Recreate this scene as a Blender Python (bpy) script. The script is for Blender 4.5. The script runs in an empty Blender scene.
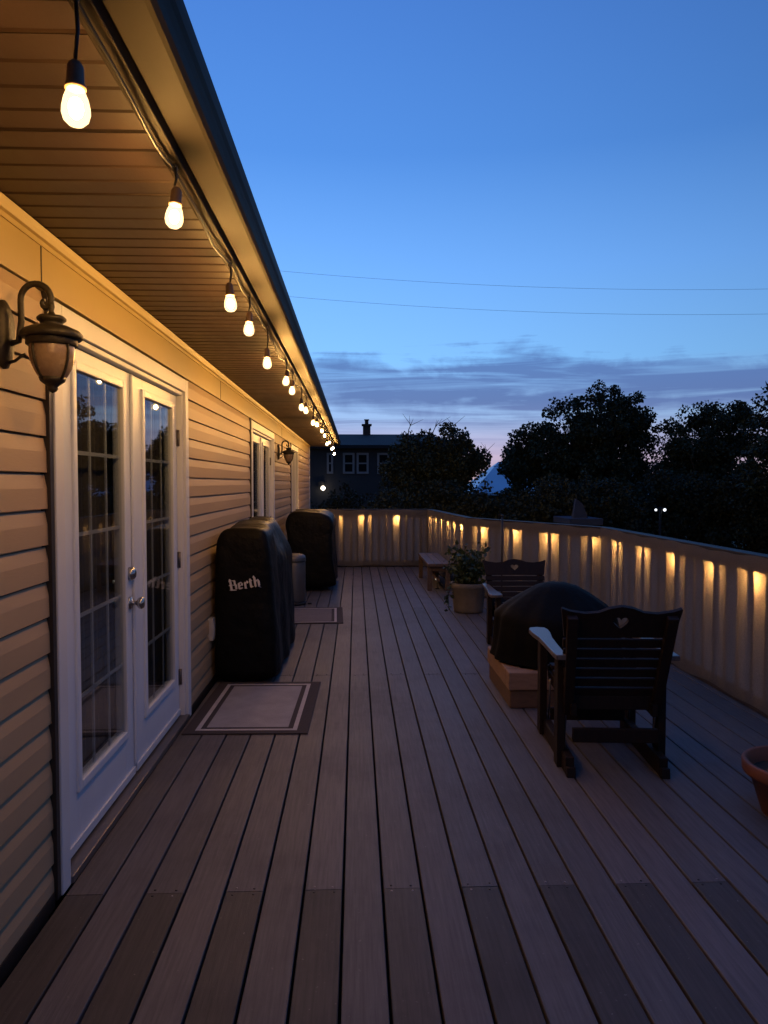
import bpy, bmesh, math, random
import numpy as np
from mathutils import Vector, Matrix
R = math.radians
rnd = random.Random(7)
scene = bpy.context.scene
col = scene.collection

# ------------------------------------------------------------------ materials
def nd(nt, typ, **kw):
    n = nt.nodes.new(typ)
    for k, v in kw.items():
        setattr(n, k, v)
    return n

def math_n(nt, op, a, b=None, c=None, clamp=False):
    n = nt.nodes.new('ShaderNodeMath'); n.operation = op; n.use_clamp = clamp
    for i, v in enumerate((a, b, c)):
        if v is None: continue
        if isinstance(v, (int, float)): n.inputs[i].default_value = v
        else: nt.links.new(v, n.inputs[i])
    return n.outputs[0]

def mix_n(nt, fac, a, b, blend='MIX'):
    n = nt.nodes.new('ShaderNodeMix'); n.data_type = 'RGBA'; n.blend_type = blend
    for sock, v in ((n.inputs[0], fac), (n.inputs[6], a), (n.inputs[7], b)):
        if isinstance(v, (int, float)): sock.default_value = v
        elif isinstance(v, tuple): sock.default_value = (*v[:3], 1)
        else: nt.links.new(v, sock)
    return n.outputs[2]

def pbr(name, c1, c2=None, rough=0.6, scale=8.0, stretch=(1, 1, 1), bump=0.15, bscale=40.0, metal=0.0, spec=0.5,
        island=0.0, attr=None, detail=5.0, dist=0.004, sheen=0.0):
    m = bpy.data.materials.new(name); m.use_nodes = True
    nt = m.node_tree; b = nt.nodes['Principled BSDF']
    tc = nd(nt, 'ShaderNodeTexCoord'); mp = nd(nt, 'ShaderNodeMapping')
    mp.inputs['Scale'].default_value = stretch
    nt.links.new(tc.outputs['Object'], mp.inputs['Vector'])
    n1 = nd(nt, 'ShaderNodeTexNoise'); n1.inputs['Scale'].default_value = scale; n1.inputs['Detail'].default_value = detail
    n1.inputs['Roughness'].default_value = 0.62
    nt.links.new(mp.outputs[0], n1.inputs['Vector'])
    c2 = c2 or tuple(x * 0.75 for x in c1)
    fac = math_n(nt, 'MULTIPLY_ADD', n1.outputs['Fac'], 2.2, -0.6, clamp=True)
    colr = mix_n(nt, fac, c2, c1)
    if island:
        g = nd(nt, 'ShaderNodeNewGeometry')
        k = math_n(nt, 'MULTIPLY_ADD', g.outputs['Random Per Island'], island, 1 - island * 0.6)
        colr = mix_n(nt, 1.0, colr, k, 'MULTIPLY')
    if attr:
        a = nd(nt, 'ShaderNodeAttribute', attribute_name=attr)
        colr = mix_n(nt, 1.0, colr, a.outputs['Color'], 'MULTIPLY')
    nt.links.new(colr, b.inputs['Base Color'])
    b.inputs['Roughness'].default_value = rough
    r = math_n(nt, 'MULTIPLY_ADD', n1.outputs['Fac'], 0.25, rough - 0.12, clamp=True)
    nt.links.new(r, b.inputs['Roughness'])
    b.inputs['Metallic'].default_value = metal
    b.inputs['Specular IOR Level'].default_value = spec
    if sheen: b.inputs['Sheen Weight'].default_value = sheen
    if bump:
        n2 = nd(nt, 'ShaderNodeTexNoise'); n2.inputs['Scale'].default_value = bscale; n2.inputs['Detail'].default_value = 4
        nt.links.new(mp.outputs[0], n2.inputs['Vector'])
        bp = nd(nt, 'ShaderNodeBump'); bp.inputs['Strength'].default_value = bump; bp.inputs['Distance'].default_value = dist
        nt.links.new(n2.outputs['Fac'], bp.inputs['Height']); nt.links.new(bp.outputs[0], b.inputs['Normal'])
    return m

def emit(name, c, s):
    m = bpy.data.materials.new(name); m.use_nodes = True; nt = m.node_tree; nt.nodes.clear()
    e = nd(nt, 'ShaderNodeEmission'); e.inputs[0].default_value = (*c, 1); e.inputs[1].default_value = s
    o = nd(nt, 'ShaderNodeOutputMaterial'); nt.links.new(e.outputs[0], o.inputs[0]); return m

def glow_glass(name, c, s, t):
    m = bpy.data.materials.new(name); m.use_nodes = True; nt = m.node_tree; nt.nodes.clear()
    e = nd(nt, 'ShaderNodeEmission'); e.inputs[0].default_value = (*c, 1); e.inputs[1].default_value = s
    tr = nd(nt, 'ShaderNodeBsdfTransparent'); mx = nd(nt, 'ShaderNodeMixShader'); mx.inputs[0].default_value = t
    o = nd(nt, 'ShaderNodeOutputMaterial')
    nt.links.new(e.outputs[0], mx.inputs[1]); nt.links.new(tr.outputs[0], mx.inputs[2]); nt.links.new(mx.outputs[0], o.inputs[0]); return m

def glass(name, tint=(0.85, 0.88, 0.88), boost=1.6):
    m = bpy.data.materials.new(name); m.use_nodes = True; nt = m.node_tree; nt.nodes.clear()
    tr = nd(nt, 'ShaderNodeBsdfTransparent'); tr.inputs[0].default_value = (*tint, 1)
    gl = nd(nt, 'ShaderNodeBsdfGlossy'); gl.inputs['Roughness'].default_value = 0.012
    tc = nd(nt, 'ShaderNodeTexCoord')
    n = nd(nt, 'ShaderNodeTexNoise'); n.inputs['Scale'].default_value = 2.5
    bp = nd(nt, 'ShaderNodeBump'); bp.inputs['Strength'].default_value = 0.08; bp.inputs['Distance'].default_value = 0.01
    nt.links.new(tc.outputs['Object'], n.inputs['Vector'])
    nt.links.new(n.outputs['Fac'], bp.inputs['Height']); nt.links.new(bp.outputs[0], gl.inputs['Normal'])
    fr = nd(nt, 'ShaderNodeLayerWeight'); fr.inputs[0].default_value = .5
    f = math_n(nt, 'MULTIPLY_ADD', math_n(nt, 'POWER', fr.outputs['Facing'], 5.0), .85, .05 * boost, clamp=True)
    mx = nd(nt, 'ShaderNodeMixShader'); o = nd(nt, 'ShaderNodeOutputMaterial')
    nt.links.new(f, mx.inputs[0]); nt.links.new(tr.outputs[0], mx.inputs[1]); nt.links.new(gl.outputs[0], mx.inputs[2])
    nt.links.new(mx.outputs[0], o.inputs[0]); return m

def fabric(name, c1, c2, trans):
    m = bpy.data.materials.new(name); m.use_nodes = True; nt = m.node_tree; nt.nodes.clear()
    tc = nd(nt, 'ShaderNodeTexCoord')
    n = nd(nt, 'ShaderNodeTexNoise'); n.inputs['Scale'].default_value = 3.0; n.inputs['Detail'].default_value = 6
    nt.links.new(tc.outputs['Object'], n.inputs['Vector'])
    w = nd(nt, 'ShaderNodeTexNoise'); w.inputs['Scale'].default_value = 140; nt.links.new(tc.outputs['Object'], w.inputs['Vector'])
    f = math_n(nt, 'MULTIPLY_ADD', n.outputs['Fac'], 2.0, -0.5, clamp=True)
    cc = mix_n(nt, f, c2, c1)
    cc = mix_n(nt, 0.35, cc, w.outputs['Fac'], 'OVERLAY')
    bp = nd(nt, 'ShaderNodeBump'); bp.inputs['Strength'].default_value = 0.3; bp.inputs['Distance'].default_value = 0.002
    nt.links.new(w.outputs['Fac'], bp.inputs['Height'])
    d = nd(nt, 'ShaderNodeBsdfDiffuse'); t = nd(nt, 'ShaderNodeBsdfTranslucent')
    nt.links.new(mix_n(nt, 1.0, cc, (.37, .375, .40), 'MULTIPLY'), d.inputs[0]); nt.links.new(cc, t.inputs[0]); nt.links.new(bp.outputs[0], d.inputs['Normal'])
    mx = nd(nt, 'ShaderNodeMixShader'); mx.inputs[0].default_value = trans
    o = nd(nt, 'ShaderNodeOutputMaterial')
    nt.links.new(d.outputs[0], mx.inputs[1]); nt.links.new(t.outputs[0], mx.inputs[2]); nt.links.new(mx.outputs[0], o.inputs[0]); return m

def deck_material():
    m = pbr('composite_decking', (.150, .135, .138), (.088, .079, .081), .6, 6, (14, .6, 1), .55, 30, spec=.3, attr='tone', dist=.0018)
    nt = m.node_tree; b = nt.nodes['Principled BSDF']; src = b.inputs['Base Color'].links[0].from_socket
    tc = nd(nt, 'ShaderNodeTexCoord')
    n = nd(nt, 'ShaderNodeTexNoise'); n.inputs['Scale'].default_value = 1.1; n.inputs['Detail'].default_value = 8; n.inputs['Roughness'].default_value = .7
    nt.links.new(tc.outputs['Object'], n.inputs['Vector'])
    k = math_n(nt, 'MULTIPLY_ADD', n.outputs['Fac'], 1.5, .25, clamp=True)
    c = mix_n(nt, .8, src, k, 'MULTIPLY')
    # scuffs and specks of grit
    v = nd(nt, 'ShaderNodeTexNoise'); v.inputs['Scale'].default_value = 55; v.inputs['Detail'].default_value = 2
    nt.links.new(tc.outputs['Object'], v.inputs['Vector'])
    sp = math_n(nt, 'MULTIPLY', math_n(nt, 'SUBTRACT', v.outputs['Fac'], .70), 14, clamp=True)
    c = mix_n(nt, math_n(nt, 'MULTIPLY', sp, .5), c, (.24, .22, .21))
    nt.links.new(c, b.inputs['Base Color'])
    r_ = math_n(nt, 'MULTIPLY_ADD', n.outputs['Fac'], -.30, .74)
    nt.links.new(r_, b.inputs['Roughness'])
    return m
M = {}
M['siding'] = pbr('vinyl_siding', (.44, .31, .185), (.37, .258, .152), .55, 1.6, (1, .5, 3), .25, 60, spec=.4, dist=.0015)
M['frieze'] = pbr('frieze_paint', (.47, .355, .155), (.41, .305, .13), .5, 2, bump=.08)
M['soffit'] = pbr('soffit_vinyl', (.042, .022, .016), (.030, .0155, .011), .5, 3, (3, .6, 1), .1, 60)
M['bronze'] = pbr('bronze_trim', (.035, .027, .022), (.022, .017, .014), .42, 6, bump=.1)
M['gutter'] = pbr('gutter_paint', (.034, .026, .021), (.024, .0185, .015), .6, 2, (6, .4, 6), .06, 20, spec=.10)
M['white'] = pbr('white_paint', (.66, .705, .79), (.60, .64, .72), .38, 2.5, bump=.05, bscale=25)
M['casing'] = pbr('casing_white', (.68, .69, .72), (.60, .61, .64), .45, 3, bump=.06)
M['grille'] = pbr('grille_white', (.55, .55, .56), None, .4, 6, bump=0)
M['glass'] = glass('window_glass')
M['lampglass'] = pbr('amber_seeded_glass', (.34, .25, .17), (.22, .15, .10), .25, 22, bump=.35, bscale=60, spec=.6)
M['iron'] = pbr('aged_bronze', (.050, .041, .029), (.018, .016, .013), .5, 26, bump=.5, bscale=90, metal=.35)
M['chrome'] = pbr('satin_nickel', (.55, .52, .48), None, .25, 6, bump=0, metal=1)
M['hinge'] = pbr('hinge_steel', (.22, .2, .2), None, .4, 10, bump=.1, metal=.8)
M['curtain'] = pbr('curtain_cloth', (.085, .072, .065), (.05, .042, .04), .9, 4, (1, 8, .3), .1, 60)
M['dark_int'] = pbr('interior_paint', (.12, .11, .10), None, .8, 2, bump=0)
M['roof'] = pbr('asphalt_shingle', (.06, .056, .055), (.035, .033, .034), .9, 30, bump=.6, bscale=60)
M['deck'] = deck_material()
M['under'] = pbr('underside_dark', (.03, .026, .022), None, .9, 4, bump=.2)  # near-black tone for the slab that darkens the gaps between boards
M['ground'] = pbr('lawn_ground', (.035, .05, .022), (.02, .03, .014), .95, .6, bump=.6, bscale=8, dist=.05)
M['wood_dark'] = pbr('dark_stained_wood', (.022, .012, .009), (.011, .006, .0045), .62, 5, (10, 10, 1), .5, 30, spec=.25)
M['wood_arm'] = pbr('pale_arm_wood', (.15, .125, .115), (.075, .055, .048), .33, 7, (8, 1.5, 8), .3, 30)  # armrests paler and smoother than the other chair wood
M['wood_bench'] = pbr('weathered_bench_wood', (.16, .105, .075), (.09, .055, .04), .6, 5, (8, 1, 8), .35, 30)
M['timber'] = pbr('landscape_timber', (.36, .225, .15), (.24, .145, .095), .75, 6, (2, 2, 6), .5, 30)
M['timber_low'] = pbr('dark_timber', (.17, .10, .066), (.10, .06, .04), .75, 6, (2, 2, 6), .5, 30)  # darker tone for the lower course and the infill
M['cover'] = pbr('black_vinyl_cover', (.0055, .0053, .0053), (.0035, .0034, .0034), .5, 6, bump=.8, bscale=9, spec=.14, dist=.02)
M['cover_pit'] = pbr('black_polyester_cover', (.005, .005, .0052), (.003, .003, .0032), .75, 7, bump=.5, bscale=7, spec=.1, dist=.02)
M['logo'] = pbr('printed_white', (.80, .75, .74), None, .6, 20, bump=0)
M['steel'] = pbr('brushed_steel', (.17, .165, .165), (.13, .127, .127), .48, 4, (30, 30, .6), .1, 20, metal=.75)
M['plastic'] = pbr('black_plastic', (.02, .02, .021), None, .45, 10, bump=.1)
M['outlet'] = pbr('outlet_cover_plastic', (.55, .53, .5), None, .4, 10, bump=0)
M['mat_base'] = pbr('mat_dark_weave', (.060, .045, .044), (.04, .03, .03), .95, 9, bump=.9, bscale=160, detail=9)
M['mat_light'] = pbr('mat_light_weave', (.50, .45, .44), (.40, .36, .35), .95, 30, bump=.6, bscale=220)
M['mat_mid'] = pbr('mat_grey_weave', (.37, .345, .35), (.26, .24, .245), .95, 6, bump=.9, bscale=160, detail=10)
M['mat_far'] = pbr('mat_taupe_weave', (.20, .17, .168), (.15, .128, .128), .95, 6, bump=.9, bscale=160, detail=10)
M['fabric'] = fabric('privacy_cloth', (.52, .475, .42), (.44, .40, .352), .23)
M['rail'] = pbr('rail_wood', (.09, .07, .06), (.055, .042, .036), .6, 5, (8, 8, 8), .3, 30)
M['cap'] = pbr('rail_cap_metal', (.03, .028, .028), (.02, .019, .02), .6, 5, bump=.2, spec=.2)
M['black'] = pbr('black_cable', (.012, .012, .012), None, .5, 5, bump=0)
M['socket'] = pbr('bulb_socket', (.13, .085, .058), None, .5, 10, bump=.1)
M['bulb_core'] = emit('lit_filament', (1, .50, .122), 2300)
M['bulb_glass'] = glow_glass('bulb_glass', (1, .70, .32), 3.4, .5)
M['fence_core'] = emit('fence_bulb_glow', (1, .50, .14), 340)
_nt = M['fence_core'].node_tree; _oi = nd(_nt, 'ShaderNodeObjectInfo')
_nt.links.new(math_n(_nt, 'MULTIPLY_ADD', _oi.outputs['Random'], 800, 760), [n_ for n_ in _nt.nodes if n_.type == 'EMISSION'][0].inputs[1])
M['porch'] = emit('porch_lamp_glow', (1, .86, .66), 9)
M['yard'] = emit('yard_lamp_glow', (.85, .9, 1), 2.2)
M['deckspot'] = emit('dot_glow', (1, .9, .75), 1.6)
M['stone'] = pbr('planter_stone', (.25, .215, .165), (.15, .125, .095), .85, 9, bump=.6, bscale=35)
M['soil'] = pbr('soil', (.03, .022, .016), None, .95, 30, bump=.8, bscale=50)
M['terra'] = pbr('terracotta', (.25, .085, .046), (.15, .055, .032), .7, 8, bump=.25, bscale=50)
M['leaf'] = pbr('planter_leaf', (.055, .085, .03), (.035, .055, .02), .5, 20, bump=0, island=.7)
M['bark'] = pbr('tree_bark', (.05, .04, .03), (.03, .024, .02), .9, 6, bump=.7, bscale=20, dist=.03)
M['foliage'] = pbr('tree_foliage', (.034, .046, .022), (.022, .031, .015), .6, .8, bump=0, island=.9, spec=.25)
M['foliage_b'] = pbr('hedge_foliage', (.03, .038, .02), (.018, .024, .012), .65, .8, bump=0, island=.9, spec=.2)
M['dark_pane'] = pbr('dark_window_pane', (.010, .011, .014), None, .5, 3, bump=0, spec=.06)
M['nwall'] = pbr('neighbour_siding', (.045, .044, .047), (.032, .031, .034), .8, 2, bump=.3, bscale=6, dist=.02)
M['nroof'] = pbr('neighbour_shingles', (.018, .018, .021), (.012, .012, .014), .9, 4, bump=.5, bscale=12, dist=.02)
M['nframe'] = pbr('neighbour_frame_paint', (.24, .24, .25), None, .5, 4, bump=0)
M['brick'] = pbr('chimney_brick', (.09, .05, .04), (.05, .03, .025), .9, 9, bump=.6, bscale=20, dist=.02)
M['palemetal'] = pbr('pale_blue_metal_roof', (.46, .60, .74), (.40, .53, .66), .35, 1, bump=.1, bscale=4)
M['shedwall'] = pbr('pale_shed_boards', (.022, .036, .066), (.014, .024, .045), .95, 3, bump=.2)

# ------------------------------------------------------------------ builders
class MB:
    def __init__(s): s.v = []; s.f = []; s.sm = []; s.tone = []
    def add(s, vs, fs, smooth=False):
        o = len(s.v); s.v += [tuple(p) for p in vs]
        s.f += [tuple(i + o for i in f) for f in fs]; s.sm += [smooth] * len(fs); return s
    def box(s, x0, x1, y0, y1, z0, z1):
        return s.add([(x0,y0,z0),(x1,y0,z0),(x1,y1,z0),(x0,y1,z0),(x0,y0,z1),(x1,y0,z1),(x1,y1,z1),(x0,y1,z1)],
                     [(0,3,2,1),(4,5,6,7),(0,1,5,4),(1,2,6,5),(2,3,7,6),(3,0,4,7)])
    def bar(s, a, b, w, h, up=(0, 0, 1)):
        a = Vector(a); b = Vector(b); d = (b - a).normalized(); u = Vector(up)
        if abs(d.dot(u)) > .98: u = Vector((0, 1, 0))
        x = d.cross(u).normalized() * w / 2; z = x.normalized().cross(d).normalized() * h / 2
        vs = [a-x-z, a+x-z, a+x+z, a-x+z, b-x-z, b+x-z, b+x+z, b-x+z]
        return s.add(vs, [(0,1,2,3)[::-1],(4,5,6,7),(0,1,5,4),(1,2,6,5),(2,3,7,6),(3,0,4,7)])
    def tube(s, pts, r, n=8, caps=True):
        pts = [Vector(p) for p in pts]; k = len(pts)
        rs = r if isinstance(r, (list, tuple)) else [r] * k
        vs = []; ref = None
        for i, p in enumerate(pts):
            d = (pts[min(i+1, k-1)] - pts[max(i-1, 0)]).normalized()
            if ref is None:
                ref = Vector((0,0,1)) if abs(d.z) < .9 else Vector((1,0,0))
            x = (ref - d * ref.dot(d)).normalized(); ref = x; y = d.cross(x)
            for j in range(n):
                a = 2*math.pi*j/n; vs.append(p + (x*math.cos(a) + y*math.sin(a)) * rs[i])
        fs = [(i*n+j, i*n+(j+1)%n, (i+1)*n+(j+1)%n, (i+1)*n+j) for i in range(k-1) for j in range(n)]
        s.add(vs, fs, True)
        if caps:
            o = len(s.v) - len(vs)
            s.f += [tuple(o+j for j in range(n))[::-1], tuple(o+(k-1)*n+j for j in range(n))]; s.sm += [False, False]
        return s
    def lathe(s, prof, c=(0,0,0), n=24, wob=None, close=False, smooth=True):
        vs = []
        for i, (r, z) in enumerate(prof):
            for j in range(n):
                a = 2*math.pi*j/n; q = r * (1 + (wob(a, i) if wob else 0))
                vs.append((c[0]+q*math.cos(a), c[1]+q*math.sin(a), c[2]+z))
        k = len(prof)
        fs = [(i*n+j, i*n+(j+1)%n, (i+1)*n+(j+1)%n, (i+1)*n+j) for i in range(k-1) for j in range(n)]
        s.add(vs, fs, smooth)
        if close:
            o = len(s.v) - len(vs)
            s.f += [tuple(o+j for j in range(n))[::-1], tuple(o+(k-1)*n+j for j in range(n))]; s.sm += [False]*2
        return s
    def ball(s, c, r, n=12, m=8, sz=1.0):
        return s.lathe([(r*math.sin(math.pi*i/m)+1e-5, -r*sz*math.cos(math.pi*i/m)) for i in range(m+1)], c, n)
    def strip(s, prof, y0, y1, closed=False, caps=True, smooth=False):
        """profile in (x,z) extruded along y"""
        k = len(prof); vs = [(x, y0, z) for x, z in prof] + [(x, y1, z) for x, z in prof]
        rng = range(k if closed else k-1)
        fs = [(i, (i+1)%k, (i+1)%k+k, i+k) for i in rng]
        s.add(vs, fs, smooth)
        if closed and caps:
            o = len(s.v)-2*k; s.f += [tuple(o+i for i in range(k)), tuple(o+k+i for i in range(k))[::-1]]; s.sm += [False]*2
        return s
    def build(s, name, mat, parent=None, bevel=0, off=None, solid=0, fix=True):
        me = bpy.data.meshes.new(name)
        v = s.v
        if off is None and parent is not None:
            p = parent; off = Vector((0,0,0))
            while p is not None: off = off + p.location; p = p.parent
        if off is not None:
            v = [(a-off[0], b-off[1], c-off[2]) for a, b, c in v]
        me.from_pydata(v, [], s.f)
        me.polygons.foreach_set('use_smooth', s.sm)
        if fix:
            bm = bmesh.new(); bm.from_mesh(me); bmesh.ops.recalc_face_normals(bm, faces=bm.faces); bm.to_mesh(me); bm.free()
        if s.tone:
            at = me.attributes.new('tone', 'FLOAT_COLOR', 'POINT')
            at.data.foreach_set('color', [c for t in s.tone for c in (t[0], t[1], t[2], 1.0)])
        me.materials.append(mat)
        o = bpy.data.objects.new(name, me); col.objects.link(o)
        if parent is not None: o.parent = parent
        if solid:
            md = o.modifiers.new('thick', 'SOLIDIFY'); md.thickness = solid; md.offset = 0
        if bevel:
            md = o.modifiers.new('edge', 'BEVEL'); md.width = bevel; md.segments = 2; md.limit_method = 'ANGLE'; md.angle_limit = R(40)
        return o

def tag(o, label=None, cat=None, group=None, kind=None):
    if label: o['label'] = label
    if cat: o['category'] = cat
    if group: o['group'] = group
    if kind: o['kind'] = kind
    return o
def thing(name, loc, label, cat, group=None, rz=0):
    o = bpy.data.objects.new(name, None); col.objects.link(o); o.location = loc; o.rotation_euler = (0, 0, rz)
    o.empty_display_size = .1
    return tag(o, label, cat, group)
def copy_tree(o, parent=None, delta=None):
    c = o.copy(); col.objects.link(c)
    c.parent = parent
    for ch in list(o.children): copy_tree(ch, c)
    return c
L0 = Vector((0, 0, 0))

# ------------------------------------------------------------------ camera
cam = bpy.data.cameras.new('camera'); co = bpy.data.objects.new('camera', cam); col.objects.link(co)
cam.sensor_fit = 'VERTICAL'; cam.sensor_height = 36; cam.lens = 740/1024*36; cam.clip_end = 600; cam.clip_start = .05
co.location = (0, 0, 1.5); co.rotation_euler = (R(90-2.24), 0, R(-2.17))
scene.camera = co

# ------------------------------------------------------------------ world (dusk sky)
w = bpy.data.worlds.new('World'); scene.world = w; w.use_nodes = True
nt = w.node_tree; bg = nt.nodes['Background']
tc = nd(nt, 'ShaderNodeTexCoord')
sep = nd(nt, 'ShaderNodeSeparateXYZ'); nt.links.new(tc.outputs['Generated'], sep.inputs[0])
x, y, z = sep.outputs
def ramp(fac, stops, interp='LINEAR'):
    r = nd(nt, 'ShaderNodeValToRGB'); r.color_ramp.interpolation = interp
    e = r.color_ramp.elements
    while len(e) < len(stops): e.new(.5)
    for el, (p, c) in zip(e, stops):
        el.position = p; el.color = (*c, 1) if isinstance(c, tuple) else (c, c, c, 1)
    nt.links.new(fac, r.inputs[0]); return r.outputs[0]
zz = math_n(nt, 'MAXIMUM', z, 0.0)
base = ramp(zz, [(0, (.72, .50, .55)), (.035, (.62, .50, .68)), (.085, (.36, .54, .88)), (.16, (.25, .58, 1.08)),
                 (.27, (.18, .46, 1.04)), (.40, (.092, .29, .80)), (.55, (.068, .215, .66)), (1, (.052, .165, .53))])
az = math_n(nt, 'ARCTAN2', x, y)
el = math_n(nt, 'ARCSINE', z)
hl = math_n(nt, 'SQRT', math_n(nt, 'ADD', math_n(nt, 'MULTIPLY', x, x), math_n(nt, 'MULTIPLY', y, y)))
dt = math_n(nt, 'DIVIDE', math_n(nt, 'ADD', math_n(nt, 'MULTIPLY', x, -.22), math_n(nt, 'MULTIPLY', y, .975)), math_n(nt, 'MAXIMUM', hl, .05))
half = math_n(nt, 'MULTIPLY_ADD', dt, .5, .5, clamp=True)
gl = math_n(nt, 'MULTIPLY_ADD', math_n(nt, 'POWER', half, 3.8), .78, .28)
gl = math_n(nt, 'ADD', gl, math_n(nt, 'MULTIPLY', math_n(nt, 'SUBTRACT', .95, gl), math_n(nt, 'MULTIPLY_ADD', zz, 2.2, -1.2, clamp=True)))
base = mix_n(nt, 1.0, base, gl, 'MULTIPLY')
def cnoise(sa, se, scale, detail, seed, dist=0.0):
    cv = nd(nt, 'ShaderNodeCombineXYZ')
    nt.links.new(math_n(nt, 'MULTIPLY', az, sa), cv.inputs[0]); nt.links.new(math_n(nt, 'MULTIPLY', el, se), cv.inputs[1]); cv.inputs[2].default_value = seed
    n = nd(nt, 'ShaderNodeTexNoise'); n.inputs['Scale'].default_value = scale; n.inputs['Detail'].default_value = detail
    n.inputs['Roughness'].default_value = .58; n.inputs['Distortion'].default_value = dist
    nt.links.new(cv.outputs[0], n.inputs['Vector']); return n.outputs['Fac']
n1 = cnoise(3.2, 60, 1.0, 10, 4.7, .9)
n2 = cnoise(5, 7, 1.6, 6, 9.1, .3)
# elevation warped by a broad noise, so that the bank's edges are uneven
elw = math_n(nt, 'ADD', el, math_n(nt, 'MULTIPLY_ADD', n2, .10, -.05))
band = ramp(elw, [(0, .40), (.03, .46), (.06, .50), (.082, .46), (.10, .62), (.125, .74), (.150, .70), (.174, 0.36), (.23, 0.0)])
dens = math_n(nt, 'SUBTRACT', math_n(nt, 'ADD', band, n1), math_n(nt, 'MULTIPLY_ADD', az, -.10, .955))
dens = math_n(nt, 'MULTIPLY', dens, 3.4, clamp=True)
dens = math_n(nt, 'MULTIPLY', dens, .80)
ccol = ramp(math_n(nt, 'MAXIMUM', el, 0.0), [(0, (.32, .29, .47)), (.05, (.19, .225, .46)), (.11, (.088, .145, .38)), (.2, (.085, .17, .46))])
skyc = mix_n(nt, dens, base, ccol)
below = math_n(nt, 'LESS_THAN', z, -.004)
skyc = mix_n(nt, below, skyc, (.02, .022, .026))
nt.links.new(skyc, bg.inputs[0]); bg.inputs[1].default_value = 1.0
# faint afterglow: the sun is below the horizon beyond the far end of the deck
sl = bpy.data.lights.new('afterglow', 'SUN'); sl.energy = .04; sl.angle = R(60); sl.color = (1, .8, .72)
so = bpy.data.objects.new('afterglow', sl); col.objects.link(so); so.rotation_euler = (R(82), 0, R(-170)); so.location = (0, 0, 20)

# ------------------------------------------------------------------ ground + deck
g = MB(); g.add([(-300,-300,-2.6),(300,-300,-2.6),(300,300,-2.6),(-300,300,-2.6)], [(0,1,2,3)])
tag(g.build('ground', M['ground']), kind='structure')
FX = 2.60                                   # inner face of the right hand fence
FA = (FX, 7.75); FB = (1.50, 9.95); FC = (1.28, 13.2); FD = (-1.085, 13.2)
def far_y(xx):
    if xx <= FC[0]: return FC[1]
    if xx <= FB[0]: return FC[1] + (FB[1]-FC[1])*(xx-FC[0])/(FB[0]-FC[0])
    return FB[1] + (FA[1]-FB[1])*(xx-FB[0])/(FA[0]-FB[0]) + .05
d = MB(); bw = .145; gap = .0095
k = -9; i = 0
WX = -1.085
while True:
    x0 = -.044 + k*bw; x1 = x0 + bw - gap; k += 1
    if x1 < WX + .05: continue
    if x0 > FX + .05: break
    x0 = max(x0, WX + .012); x1 = min(x1, FX + .05)
    seams = [2.68, 8.82] if k % 2 == 0 else [-.6, 5.74, 11.9]
    ys = [-2.5] + seams + [None]
    for a in range(len(ys)-1):
        ya = ys[a] + .002 if a else ys[a]; yb = ys[a+1]
        b0 = b1 = (yb - .002) if yb is not None else None
        if b0 is None:
            b0, b1 = far_y(x0) - .01, far_y(x1) - .01
            if min(b0, b1) <= ya: continue
        else:
            b0 = min(b0, far_y(x0)-.01); b1 = min(b1, far_y(x1)-.01)
            if min(b0, b1) <= ya: continue
        ch = .0022; zt = rnd.uniform(-.0008, .0008); h = -.026
        # nearest short boards are older, darker stock
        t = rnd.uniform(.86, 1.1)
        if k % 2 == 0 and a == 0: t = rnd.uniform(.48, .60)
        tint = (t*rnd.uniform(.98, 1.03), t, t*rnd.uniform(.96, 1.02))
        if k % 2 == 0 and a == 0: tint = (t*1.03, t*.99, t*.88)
        vs = []
        for (yy0, yy1) in ((ya, ya), (b0, b1)):
            vs += [(x0, yy0, h), (x0, yy0, zt-ch), (x0+ch, yy0, zt), (x1-ch, yy1, zt), (x1, yy1, zt-ch), (x1, yy1, h)]
        d.add(vs, [(j, (j+1)%6, (j+1)%6+6, j+6) for j in range(6)] + [tuple(range(6))[::-1], tuple(range(6, 12))])
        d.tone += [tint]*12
kk = -9
while True:
    x0 = -.044 + kk*bw; kk += 1
    if x0 < WX + .05: continue
    if x0 > FX - .1: break
    for ys_ in ([2.68, 8.82] if kk % 2 == 0 else [5.74, 11.9]):
        for xx in (.03, .105):
            for dy in (-.018, .02):
                if ys_ + .1 > far_y(x0+xx): continue
                c_ = (x0+xx+rnd.uniform(-.006, .006), ys_+dy+rnd.uniform(-.004, .004)); o_ = len(d.v)
                d.lathe([(.0001, .0019), (.0042, .0019), (.0048, -.002)], (c_[0], c_[1], 0), 8)
                q_ = rnd.choice((.25, .3, 2.2)); d.tone += [(q_, q_, q_)]*(len(d.v)-o_)
tag(d.build('deck', M['deck']), kind='structure')
u = MB(); u.box(WX-.05, FX+.12, -2.5, FC[1]+.1, -.30, -.05)
# dark slab makes the board gaps read as shade; kept inside the cut corner
u = MB()
poly = [(WX-.02, -2.5), (FX+.1, -2.5), (FX+.1, FA[1]), (FB[0]+.08, FB[1]), (FC[0]+.08, FC[1]+.08), (WX-.02, FC[1]+.08)]
n = len(poly)
u.add([(a, b, -.30) for a, b in poly] + [(a, b, -.16) for a, b in poly],
      [tuple(range(n))[::-1], tuple(range(n, 2*n))] + [(j, (j+1)%n, (j+1)%n+n, j+n) for j in range(n)])
tag(u.build('deck_underside', M['under']), kind='structure')

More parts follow.
